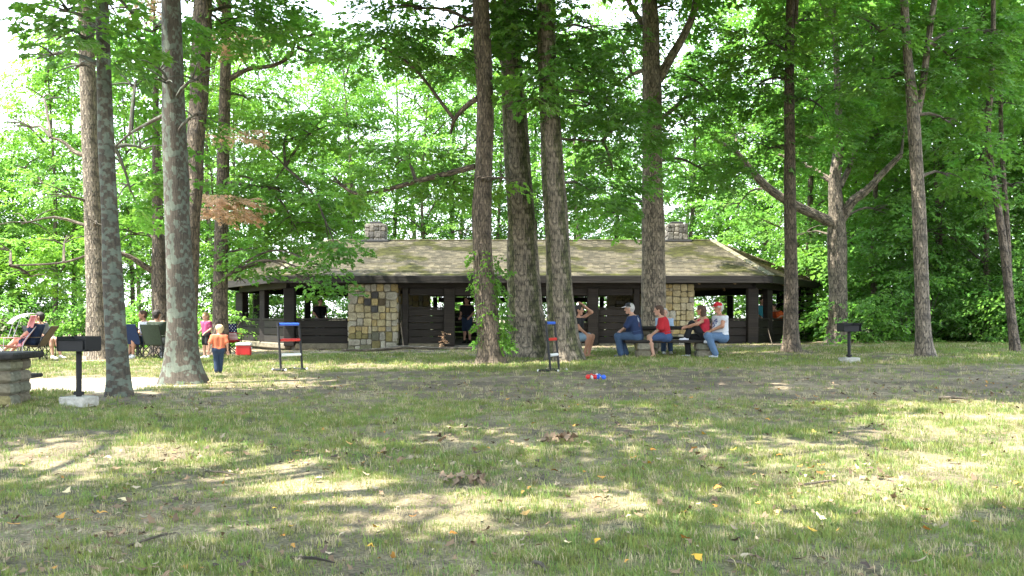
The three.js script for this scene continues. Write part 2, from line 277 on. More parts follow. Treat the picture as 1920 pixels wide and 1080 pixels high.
// path: [px, py, width in px] from the base up at distance D; limbs the same with dz; clumps: [px, py, dz, rx, ry, count, backlit yellow]
function tree(name, label, o) {
  const D = o.D, base = onGround(o.path[0][0], D), pts = o.path.map(([px, py], i) => { const p = at(px, py, D); if (!i) p.y = base.y - 0.12; return p; }), rad = o.path.map((p) => p[2] / F * D / 2);
  const t = thing(name, label, 'tree', base, 0, o.group), n = pts.length, end = pts[n - 1], dir = end.clone().sub(pts[n - 2]).normalize();
  const topH = o.top ?? 15; if (topH > end.y) { const s = (topH - end.y) / Math.max(0.5, dir.y); pts.push(end.clone().addScaledVector(dir, s * 0.5), end.clone().addScaledVector(dir, s)); rad.push(rad[n - 1] * 0.75, rad[n - 1] * 0.3); }
  const local = (g) => g.translate(-base.x, -base.y, -base.z), m = bark[o.bark ?? 'grey'];
  // even the radii out along the length
  const curve = new THREE.CatmullRomCurve3(pts, false, 'centripetal'), even = []; { const ys = pts.map((p) => p.y); for (let i = 0; i <= 24; i++) { const y = curve.getPointAt(i / 24).y; let q = 0; while (q < ys.length - 2 && ys[q + 1] < y) q++; even.push(lerp(rad[q], rad[q + 1], clamp((y - ys[q]) / (ys[q + 1] - ys[q]), 0, 1))); } }
  const epts = []; for (let i = 0; i <= 24; i++) epts.push(curve.getPointAt(i / 24));
  mesh('trunk', local(sweep(epts, even, { segs: o.segs ?? 22, step: 0.14, rough: o.rough ?? 0.09, flare: o.flare ?? 0.45, fh: o.fh ?? 0.25, lobes: o.lobes ?? 5, tile: [0.8, 0.9] })), m, t);
  const geos = [], limbMesh = [];
  for (const L of o.limbs ?? []) { const lp = L.pts.map(([px, py], i) => at(px, py, D + (L.dz ?? 0) * i / (L.pts.length - 1))), lr = L.pts.map((p) => p[2] / F * D / 2); mesh('limb', local(sweep(lp, lr, { segs: 12, step: 0.15, rough: 0.14, tile: [0.8, 0.9] })), m, t); limbMesh.push(...lp); }
  const list = [], deadList = [];
  const trunkAt = (y) => { let b = epts[0], e = 1e9; for (const p of [...epts, ...limbMesh]) { const k = Math.abs(p.y - y); if (k < e) { e = k; b = p; } } return b; };
  const nearest = (c) => { let b = trunkAt(c.y + 0.6), e = 1e9; for (const p of [...epts, ...limbMesh]) { if (p.y < base.y + 2) continue; const k = p.distanceTo(c) + Math.max(0, p.y - c.y) * 0.4; if (k < e) { e = k; b = p; } } return b; };
  for (const [px, py, dz, rx, ry, cnt, backlit = 0] of o.clumps ?? []) { const c = at(px, py, D + dz); twigs(geos, nearest(c), c, rx, ry, 0.035 + 0.012 * rx, 4); clump(list, c, rx, ry, cnt, 1, () => green(backlit), 0.25); }
  for (const [px, py, dz, rx, ry, cnt] of o.dead ?? []) { const c = at(px, py, D + dz); twigs(geos, nearest(c), c, rx, ry, 0.025, 3); clump(deadList, c, rx, ry, cnt, 0.55, dead, 0.3); }
  putSprays(t, 'crown', pick(nearSpray), list); putSprays(t, 'dead_leaves', nearSpray[1], deadList);
  if (o.crown) {                                    // the high crown
    const hi = []; for (const [dx, y, dz, rx, ry, cnt] of o.crown) { const s = trunkAt(y - 2), c = V(s.x + dx, y, s.z + dz); twigs(geos, s, c, rx, ry, 0.09, 5); clump(hi, c, rx, ry, cnt, 1, () => green(0.2), 0.12); }
    putSprays(t, 'crown', pick(shadeSpray), hi);
  }
  if (geos.length) mesh('branches', local(mergeGeometries(geos)), o.bark === 'pale' ? bark.grey : bark[o.bark ?? 'grey'], t).userData.kind = 'stuff';
  return t;
}
const lawnward = (y) => [[-1, y, 3.2, 2.4, 1.2, 110], [1.4, y + 0.8, 4.2, 2.4, 1.2, 110], [-3, y + 0.6, 5, 2.4, 1.2, 110]];
const high = (k = 1, y = 12.5) => [[-1.8, y, 1.2, 2.6, 1.7, 115 * k], [1.9, y + 0.8, 0.6, 2.6, 1.7, 115 * k], [0, y + 1.2, -1.9, 2.6, 1.7, 115 * k], [0.3, y + 2.6, 0.6, 3.1, 1.7, 130 * k]].map((a) => { a[5] = Math.round(a[5]); return a; });

tree('slender_tree', 'slender dark leaning tree trunk beside the black grill at the left', { D: 14, bark: 'lichen', path: [[226, 738, 46], [222, 690, 40], [216, 600, 37], [206, 420, 31], [198, 250, 28], [193, 80, 25], [190, -40, 22]], flare: 0.35, crown: high(1, 10.5), top: 13,
  clumps: [[110, 20, 0, 0.62, 0.45, 62], [160, 70, -0.6, 0.5, 0.35, 46], [70, 110, 0.4, 0.4, 0.32, 34], [250, 30, 0.8, 0.55, 0.4, 40], [140, 130, 0.6, 0.45, 0.28, 34], [105, 75, 0.3, 0.4, 0.3, 30], [200, 10, 0.5, 0.5, 0.4, 46]] });
tree('big_dark_tree', 'thick dark tree with pale lichen low on its trunk beside the child', { D: 17, bark: 'lichen', path: [[346, 717, 74], [342, 680, 62], [341, 600, 54], [335, 450, 47], [329, 300, 43], [324, 150, 40], [319, -40, 36]], flare: 0.32, fh: 0.3, lobes: 6, crown: high(1.1, 11.5), top: 15,
  limbs: [{ pts: [[310, 215, 9], [280, 230, 7], [245, 250, 5], [215, 275, 3]], dz: 0.8 }],
  clumps: [[255, 150, 0.8, 0.75, 0.6, 90], [270, 280, 1, 0.6, 0.75, 80], [245, 360, 1.2, 0.5, 0.5, 46], [370, 150, -0.8, 0.55, 0.35, 60], [370, 215, -0.6, 0.4, 0.25, 40], [300, 130, -1, 0.45, 0.25, 38], [285, 60, 1.2, 0.7, 0.4, 66], [310, 155, -1.1, 0.5, 0.3, 40]] });
tree('pale_tree', 'pale grey tall trunk behind the left grill', { D: 27, bark: 'pale', path: [[184, 664, 50], [183, 640, 42], [181, 560, 36], [175, 400, 32], [168, 250, 29], [163, 90, 29], [160, -20, 26]], flare: 0.35, crown: high(1, 12.5),
  limbs: [{ pts: [[165, 292, 10], [140, 285, 8], [118, 265, 6], [95, 258, 4]], dz: 0 }],
  clumps: [[60, 240, 1, 1.2, 0.5, 80, 0.6], [40, 420, 0, 1.2, 0.8, 110, 0.8], [120, 370, -0.6, 1.0, 0.7, 110, 0.7], [190, 300, 1, 0.8, 0.6, 50, 0.5], [185, 160, 1, 0.9, 0.6, 50, 0.3], [80, 180, 1, 1, 0.5, 60, 0.4], [180, 420, -1, 0.5, 0.5, 40, 0.6]] });
tree('rough_tree', 'rough low forked tree half hidden behind the thick dark trunk', { D: 30, bark: 'warm', path: [[306, 661, 46], [305, 620, 36], [300, 540, 30], [297, 440, 22], [294, 330, 17], [292, 200, 12]], top: 11, flare: 0.3,
  limbs: [{ pts: [[296, 512, 14], [272, 500, 11], [245, 482, 8], [200, 470, 5], [120, 492, 4], [20, 498, 3]], dz: -1 }, { pts: [[305, 500, 12], [320, 470, 10], [340, 400, 7], [345, 320, 5]], dz: 0 }],
  clumps: [[250, 440, 0.8, 1.2, 0.8, 110, 0.5], [120, 455, 0, 1.3, 0.5, 100, 0.8], [20, 470, 0, 1.3, 0.5, 100, 0.9], [280, 330, 1, 1, 0.9, 70, 0.3], [60, 520, -0.5, 1.0, 0.4, 50, 0.8]] });
tree('twin_shadow_tree', 'dark knotty trunk rising close behind the thick lichened trunk', { D: 24, bark: 'dark', path: [[350, 690, 40], [352, 600, 34], [357, 480, 30], [364, 360, 29], [368, 250, 32], [376, 120, 34], [382, -20, 30]], rough: 0.2, crown: high(1, 12),
  clumps: [[360, 240, 0.9, 0.7, 0.4, 34, 0.3], [420, 50, 1, 0.8, 0.6, 50], [480, 30, 1.5, 1.0, 0.6, 90]] });
tree('brown_leaved_tree', 'straight trunk with sprays of dead orange brown leaves', { D: 30, bark: 'warm', path: [[412, 652, 38], [413, 600, 29], [414, 500, 27], [416, 400, 25], [420, 250, 22], [424, 80, 19], [426, -20, 17]], flare: 0.35, crown: high(0.35, 13),
  limbs: [{ pts: [[430, 148, 11], [465, 130, 9], [515, 122, 8], [545, 103, 7], [556, 75, 5], [600, 62, 4]], dz: 0 }, { pts: [[556, 88, 6], [575, 95, 5], [610, 98, 4], [645, 85, 3]], dz: 0.4 }, { pts: [[420, 343, 8], [455, 345, 6], [500, 350, 4], [535, 312, 3]], dz: -1 }],
  clumps: [[470, 190, 1, 1.1, 0.6, 55, 0.9], [530, 260, 0, 1.4, 0.8, 130, 0.7], [600, 240, 0, 1.2, 0.6, 90, 0.4], [480, 340, -1, 1.0, 0.7, 70, 0.4], [540, 370, -0.6, 1.3, 0.8, 130, 0.4], [470, 470, -0.3, 0.9, 0.7, 80, 0.3], [600, 390, 0.5, 1.1, 0.6, 70, 0.3], [560, 440, -1, 0.9, 0.4, 40, 0.3], [630, 462, -3, 0.6, 0.25, 30], [605, 500, -3.4, 0.4, 0.3, 24], [625, 545, -3.6, 0.3, 0.15, 9], [585, 535, -3.6, 0.3, 0.2, 12], [460, 530, -1, 0.5, 0.4, 24], [600, 70, 0.6, 1.2, 0.7, 110], [520, 50, 1, 1.2, 0.6, 90, 0.2]],
  dead: [[428, 385, -2.5, 0.95, 0.34, 200], [400, 372, -2.2, 0.45, 0.15, 50], [445, 247, -2, 0.6, 0.2, 90], [428, 75, -2, 0.5, 0.4, 80], [470, 80, -1.6, 0.4, 0.2, 30], [275, 10, -1, 0.4, 0.4, 40]] });
tree('curved_tree', 'slightly curved brown trunk with ivy, leftmost of the three close trunks', { D: 23, bark: 'warm', path: [[921, 684, 54], [920, 650, 46], [914, 590, 41], [906, 500, 37], [903, 420, 36], [907, 300, 33], [910, 200, 33], [904, 80, 32], [900, -30, 30]], flare: 0.3, crown: [...high(1, 12), ...lawnward(12)],
  limbs: [{ pts: [[890, 312, 11], [840, 325, 11], [780, 340, 9], [720, 356, 8], [665, 362, 7], [640, 346, 5], [625, 330, 3]], dz: 1 }, { pts: [[896, 184, 11], [876, 198, 10], [852, 225, 8], [845, 250, 5]], dz: 1 }],
  clumps: [[760, 20, 0, 1.0, 0.6, 100], [840, 60, 0, 0.9, 0.6, 90], [700, 80, 0.6, 1, 0.5, 90], [860, 120, 0.8, 0.7, 0.4, 44], [905, 335, -0.8, 0.45, 0.16, 42, 0.4], [960, 340, -0.8, 0.5, 0.16, 46, 0.4], [640, 350, 0.6, 0.7, 0.35, 40, 0.2], [760, 300, 1.2, 1.2, 0.5, 80, 0.4], [850, 345, 1, 0.7, 0.35, 40, 0.3]] });
tree('broad_tree', 'broadest trunk with furrowed mossy bark, middle of the three close trunks', { D: 25.5, bark: 'moss', path: [[992, 669, 84], [990, 640, 72], [986, 580, 62], [982, 500, 57], [977, 400, 52], [968, 280, 47], [960, 150, 44], [956, 60, 40], [952, -30, 36]], flare: 0.4, fh: 0.4, lobes: 6, rough: 0.13, crown: high(1.1, 12.5),
  limbs: [{ pts: [[950, 120, 20], [935, 90, 16], [928, 50, 13], [925, 0, 11]], dz: -0.4 }],
  clumps: [[1010, 30, -1.5, 1.1, 0.5, 100], [940, 20, -1.5, 0.9, 0.4, 80], [1060, 90, -1.6, 0.8, 0.35, 60], [965, 60, -1.8, 0.5, 0.3, 36]] });
tree('smooth_tree', 'grey green trunk behind the right ladder game stand, rightmost of three close trunks', { D: 23.5, bark: 'moss', path: [[1060, 677, 74], [1056, 640, 58], [1051, 560, 50], [1045, 460, 46], [1038, 340, 44], [1031, 220, 38], [1026, 100, 34], [1022, -30, 31]], flare: 0.25, fh: 0.4, rough: 0.07, crown: [...high(1, 12), ...lawnward(12.4)],
  limbs: [{ pts: [[1045, 170, 8], [1080, 172, 7], [1120, 180, 6], [1170, 205, 4]], dz: 0.6 }, { pts: [[1048, 260, 6], [1080, 262, 4], [1130, 265, 3]], dz: 0.4 }],
  clumps: [[1100, 200, 0.4, 0.9, 0.45, 90], [1160, 240, 0.6, 0.9, 0.45, 90], [1090, 130, 0.2, 0.8, 0.4, 70], [1010, 150, -0.9, 0.5, 0.25, 40], [1000, 185, -0.9, 0.4, 0.2, 26], [1150, 320, 1, 0.9, 0.6, 80], [1110, 360, 1, 0.7, 0.4, 44], [1120, 60, 0.5, 1, 0.4, 80]] });
tree('forked_pale_tree', 'tall pale furrowed trunk with a high fork behind the picnic group', { D: 28, bark: 'pale', path: [[1226, 655, 58], [1226, 600, 46], [1225, 500, 44], [1224, 400, 42], [1223, 280, 38], [1222, 150, 35], [1220, 60, 31], [1217, -30, 28]], flare: 0.3, crown: high(1, 13),
  limbs: [{ pts: [[1234, 150, 18], [1252, 118, 17], [1280, 70, 15], [1300, 25, 14], [1310, -30, 13]], dz: -0.5 }, { pts: [[1212, 60, 12], [1198, 35, 11], [1180, 5, 10], [1165, -30, 9]], dz: 0.5 }, { pts: [[1235, 225, 9], [1262, 205, 8], [1290, 180, 6], [1330, 175, 4]], dz: 1 }, { pts: [[1214, 128, 8], [1185, 140, 6], [1160, 160, 4]], dz: 1 }],
  clumps: [[1180, 200, -1.2, 0.7, 0.4, 50], [1215, 262, -1.3, 0.45, 0.2, 16], [1300, 150, 1, 1.2, 0.7, 110], [1290, 240, 1, 1.1, 0.6, 90, 0.2], [1160, 90, 1, 1.2, 0.7, 90, 0.2], [1270, 20, 1, 1.2, 0.6, 90, 0.3], [1320, 320, 1, 1.1, 0.5, 80, 0.1], [1150, 400, 2, 1, 0.6, 70, 0.3]] });
tree('thin_dark_tree', 'thin straight dark trunk at the right end of the shelter', { D: 26, bark: 'dark', path: [[1485, 657, 36], [1484, 620, 27], [1483, 500, 24], [1481, 350, 21], [1480, 200, 19], [1481, 60, 17], [1483, -30, 16]], flare: 0.3, crown: high(0.9, 12),
  limbs: [{ pts: [[1484, 110, 11], [1490, 50, 10], [1494, -20, 9]], dz: 0 }],
  clumps: [[1440, 80, -0.6, 1.1, 0.5, 100, 0.5], [1510, 40, 0.8, 1, 0.5, 70, 0.4], [1420, 160, 1, 1.2, 0.5, 90, 0.1], [1540, 200, 1, 1.2, 0.6, 110], [1440, 280, 0.8, 0.9, 0.5, 60]] });
tree('spreading_oak', 'stout spreading oak with heavy side limbs beyond the right end of the shelter', { D: 33, bark: 'grey', path: [[1572, 652, 44], [1572, 600, 35], [1571, 520, 34], [1570, 450, 38], [1568, 400, 30], [1566, 340, 22], [1574, 260, 16], [1570, 160, 12]], flare: 0.25, rough: 0.16, top: 13, crown: high(0.9, 13),
  limbs: [{ pts: [[1566, 420, 22], [1535, 405, 19], [1490, 385, 17], [1440, 352, 15], [1405, 315, 12], [1380, 285, 9], [1340, 262, 6]], dz: -1 }, { pts: [[1578, 410, 20], [1598, 378, 18], [1625, 357, 15], [1660, 320, 12], [1690, 290, 9]], dz: -1 }, { pts: [[1575, 350, 12], [1590, 320, 10], [1605, 280, 7]], dz: 0.6 }, { pts: [[1560, 340, 12], [1530, 320, 10], [1490, 300, 7], [1460, 290, 5]], dz: 1 }],
  clumps: [[1380, 250, 0, 1.3, 0.7, 110, 0.1], [1540, 270, 0.6, 1.5, 0.8, 150], [1640, 260, 0.6, 1.5, 0.9, 150], [1600, 170, 1, 1.5, 0.9, 140], [1700, 220, 0, 1.3, 0.8, 110], [1380, 390, 1.5, 1.1, 0.6, 70], [1500, 440, 1.2, 1.1, 0.5, 70], [1660, 400, 1.2, 1.1, 0.7, 80]] });
tree('narrow_forked_tree', 'narrow pale trunk forking high above, right of the far grill', { D: 23, bark: 'grey', path: [[1735, 677, 36], [1732, 640, 29], [1728, 540, 27], [1724, 420, 26], [1718, 300, 23], [1712, 210, 24], [1702, 110, 16], [1695, 0, 14], [1692, -40, 13]], flare: 0.35, crown: high(1, 12),
  limbs: [{ pts: [[1718, 215, 16], [1730, 160, 13], [1740, 80, 12], [1752, 0, 11], [1758, -40, 10]], dz: 0.3 }],
  clumps: [[1650, 60, 0.6, 1, 0.6, 90, 0.1], [1790, 120, 0.6, 1, 0.6, 100], [1780, 230, 0.4, 0.8, 0.5, 70], [1660, 150, 0.8, 0.8, 0.5, 60], [1850, 60, 0.6, 0.9, 0.5, 80], [1780, 330, 0.6, 0.8, 0.4, 50]] });
tree('leaning_tree', 'thin dark leaning trunk near the right edge of the lawn', { D: 25, bark: 'dark', path: [[1905, 680, 20], [1897, 600, 17], [1884, 480, 15], [1870, 380, 13], [1852, 260, 12], [1858, 160, 11], [1862, 60, 9], [1862, -20, 8]], flare: 0.2, crown: high(0.7, 12),
  limbs: [{ pts: [[1893, 560, 11], [1888, 420, 10], [1880, 300, 9], [1876, 180, 7], [1880, 60, 5]], dz: 0.5 }],
  clumps: [[1880, 200, 0.5, 0.8, 0.5, 70], [1830, 300, 0.5, 0.8, 0.5, 60], [1900, 350, 0.8, 0.8, 0.5, 60], [1900, 90, 0.8, 0.9, 0.5, 70]] });
// trees beside and behind the photographer, whose crowns shade the lawn
for (const [x, z, lab, reach] of [[-6.4, -5.2, 'shade tree standing to the left of the lawn outside the view', [[0.4, -1.4], [3, -3.4], [4.2, -1], [5, -5], [2.4, -6.2], [1.2, 0.4], [-1.2, -3.2], [6, -2.4], [3.4, -8.4], [5.6, -7.4]]], [-2.8, -1.4, 'shade tree standing behind the viewer to the left', [[0, 0], [2, -1.6], [-1.8, -1.8], [0, -3.2], [3.4, -2.6], [-0.6, 1.8], [3.6, 0.4]]], [3.2, 0.8, 'shade tree standing behind the viewer to the right', [[0, 0], [-2, -2.4], [1.8, -2], [-0.4, -4.2], [2.6, 0.6], [-3, -4.6]]], [8.6, -13.5, 'shade tree standing to the right of the lawn outside the view', [[0, 0], [-3, -1.6], [-2.2, 1.6], [-5.4, -0.8], [-4.6, -3.6], [-1.4, -4.2], [1.6, 1.2], [-6.6, 1.4], [-7.6, -3]]], [-9.6, -13.6, 'shade tree standing left of the stone table outside the view', [[0, 0], [2.4, -0.6], [0.6, 2.4], [3.6, 2.2], [-1.4, -1.8], [4.4, -2.4]]]]) {
  const t = thing('shade_tree', lab, 'tree', V(x, ground(x, z), z), 0, 'trees around the lawn outside the view'), geos = [], hi = [];
  const b = t.position; mesh('trunk', sweep([V(0, -0.2, 0), V(0.1, 4, 0.1), V(0, 8, 0), V(0.2, 14, 0)], [0.28, 0.24, 0.2, 0.06], { segs: 16, flare: 0.4, step: 0.25 }), bark.grey, t);
  reach.forEach(([dx, dz], i) => { const c = V(b.x + dx, 9.3 + (i % 3) * 1.1 + (dz < -1 && b.z > -9 ? 0 : 0.4), b.z + dz); twigs(geos, V(b.x, Math.max(5, c.y - 2.2 - 0.2 * Math.hypot(dx, dz)), b.z), c, 2, 1.0, 0.08, 4); clump(hi, c, 2.3, 1.0, 190, 1, () => green(0.2), 0.12); });
  mesh('branches', mergeGeometries(geos).translate(-b.x, -b.y, -b.z), bark.grey, t).userData.kind = 'stuff'; putSprays(t, 'crown', shadeSpray[0], hi);
}

// ---------------------------------------------------------------- the wood behind
function woodTree(x, z, h, r, cr, low, n, backlit, name, label, group, category = 'tree') {
  const b = V(x, ground(x, z), z), t = thing(name, label, category, b, 0, group), lean = rr(-0.8, 0.8), geos = [], list = [];
  const tip = V(x + lean, b.y + h, z + rr(-0.6, 0.6)), mid = V(x + lean * 0.3 + rr(-0.3, 0.3), b.y + h * 0.5, z);
  mesh('trunk', sweep([V(x, b.y - 0.15, z), V(x + lean * 0.08, b.y + h * 0.2, z), mid, tip], [r, r * 0.85, r * 0.6, r * 0.15], { segs: 10, step: 0.5, flare: 0.3, rough: 0.12 }).translate(-b.x, -b.y, -b.z), pick([bark.dark, bark.warm, bark.grey]), t);
  const k = 9; for (let i = 0; i < k; i++) {
    const f = (i + rr(0.2, 0.8)) / k, y = lerp(low, h, f), a = i * 2.4 + rnd(), q = cr * (0.25 + 0.75 * Math.sin(Math.PI * (0.22 + 0.7 * f))), s = V(lerp(x, tip.x, (y - 1) / h), b.y + Math.max(0.6, y - 1.2), z), c = V(s.x + Math.cos(a) * q * 0.75, b.y + y, z + Math.sin(a) * q * 0.75);
    twigs(geos, s, c, q * 0.7, 0.8, 0.03 + r * 0.16, 3); clump(list, c, q * 0.8, Math.max(0.6, (h - low) / k * 0.9), Math.round(n / k), 1, () => green(backlit), 0.2);
  }
  mesh('branches', mergeGeometries(geos).translate(-b.x, -b.y, -b.z), bark.dark, t).userData.kind = 'stuff';
  putSprays(t, 'crown', pick(farSpray), list);
}
const nth = ['first', 'second', 'third', 'fourth', 'fifth', 'sixth', 'seventh', 'eighth', 'ninth', 'tenth', 'eleventh', 'twelfth', 'thirteenth', 'fourteenth', 'fifteenth'];
const fromLeft = (a) => { const q = a.map((v, i) => [v[0], i]).sort((u, v) => u[0] - v[0]), o = []; q.forEach(([, i], k) => { o[i] = nth[k]; }); return a.map((v, i) => [...v, o[i]]); };
const X = (px, D) => (px - 960) / F * D;
{ // behind the shelter: open, sky shows through
  for (const [px, D, h, low, no] of fromLeft([[500, 53, 16, 3], [590, 56, 17, 4], [660, 52, 15, 4], [735, 57, 18, 3.5], [795, 53, 16, 5], [850, 58, 17, 4], [930, 54, 18, 3], [1010, 56, 16, 3], [1090, 53, 17, 3], [1150, 57, 17, 2.5], [1290, 54, 17, 2.5], [1360, 56, 18, 2.5], [1430, 53, 16, 2.5]]))
    woodTree(X(px, D), -D, h, rr(0.11, 0.2), rr(2.4, 3.2), low, px < 900 ? 620 : 800, px < 900 ? 0.45 : 0.25, 'background_tree', no + ' from the left of the leafy trees behind the shelter roof', 'trees behind the shelter');
  // left: far, hazy and bright
  for (const [px, D, h, low, no] of fromLeft([[20, 48, 9.5, 2.5], [105, 44, 13, 3], [140, 50, 16, 4], [250, 46, 15, 3], [335, 50, 16, 2.5], [400, 45, 14, 3.5], [455, 49, 15, 2.5], [-60, 46, 8.5, 2.5]]))
    woodTree(X(px, D), -D, h, rr(0.1, 0.16), rr(2.2, 3), low, 600, 0.6, 'background_tree', no + ' from the left of the bright trees beyond the left lawn', 'trees beyond the left lawn');
  // right: close and dense
  for (const [px, D, h, low, no] of fromLeft([[1520, 40, 17, 2], [1600, 42, 18, 1.6], [1640, 37, 16, 1.8], [1690, 41, 18, 1.6], [1760, 36, 16, 1.4], [1810, 39, 18, 1.6], [1850, 34, 15, 1.6], [1930, 36, 17, 1.4], [1990, 33, 16, 1.6], [1560, 48, 19, 2], [1660, 50, 19, 2], [1740, 47, 19, 2], [1830, 48, 20, 2], [1910, 46, 20, 2], [1500, 50, 19, 2]]))
    woodTree(X(px, D), -D, h, rr(0.09, 0.17), rr(2.2, 3), low, 800, 0.1, 'background_tree', no + ' from the left of the dense dark trees in the right wood', 'trees of the wood at the right');
  // far rows that close the wood
  for (let i = 0; i < 22; i++) { const px = -120 + i * 100 + rr(-30, 30), D = rr(64, 78); woodTree(X(px, D), -D, rr(13, 19) * (px < 350 ? 0.7 : 1), rr(0.15, 0.25), rr(3.2, 4.4), 1.5, px < 1000 ? 480 : 700, px < 900 ? 0.6 : 0.2, 'background_tree', 'far woodland tree in the row closing the view', 'far row of woodland trees'); }
}
function shrub(x, z, h, r, n, backlit, label, group) {
  const b = V(x, ground(x, z), z), t = thing('shrub', label, 'shrub', b, 0, group), geos = [], list = [];
  for (let i = 0; i < 5; i++) { const a = i * 1.26 + rnd(), e = V(x + Math.cos(a) * r * 0.6, b.y + h * rr(0.6, 0.95), z + Math.sin(a) * r * 0.6); geos.push(sweep([V(x + Math.cos(a) * 0.05, b.y - 0.05, z + Math.sin(a) * 0.05), V(x + Math.cos(a) * r * 0.25, b.y + h * 0.4, z + Math.sin(a) * r * 0.25), e], [0.025, 0.018, 0.008], { segs: 5, step: 0.5 })); }
  mesh('stems', mergeGeometries(geos).translate(-b.x, -b.y, -b.z), bark.dark, t).userData.kind = 'stuff';
  clump(list, V(x, b.y + h * 0.52, z), r, h * 0.5, n, 0.85, () => green(backlit), 0.22); putSprays(t, 'foliage', pick(farSpray), list);
}
for (let i = 0; i < 26; i++) { const px = 1505 + i * 19 + rr(-12, 12), D = rr(31.5, 41); if (px < 1560 && D < 37) continue; shrub(X(px, D), -D, rr(1.4, 3.6), rr(0.9, 1.6), 90, 0.05, 'leafy undergrowth shrub at the edge of the right wood', 'undergrowth at the edge of the right wood'); }
for (let i = 0; i < 24; i++) { const px = 480 + i * 44 + rr(-15, 15), D = rr(51, 57); shrub(X(px, D), -D, rr(1.6, 3.4), rr(1.2, 1.9), 80, 0.35, 'leafy shrub growing behind the shelter', 'shrubs behind the shelter'); }
for (let i = 0; i < 20; i++) { const px = -50 + i * 28 + rr(-10, 10), D = rr(37, 48); shrub(X(px, D), -D, rr(1.6, 3.4), rr(1.1, 1.8), 75, 0.4, 'pale green shrub at the back of the left lawn', 'shrubs behind the left lawn'); }

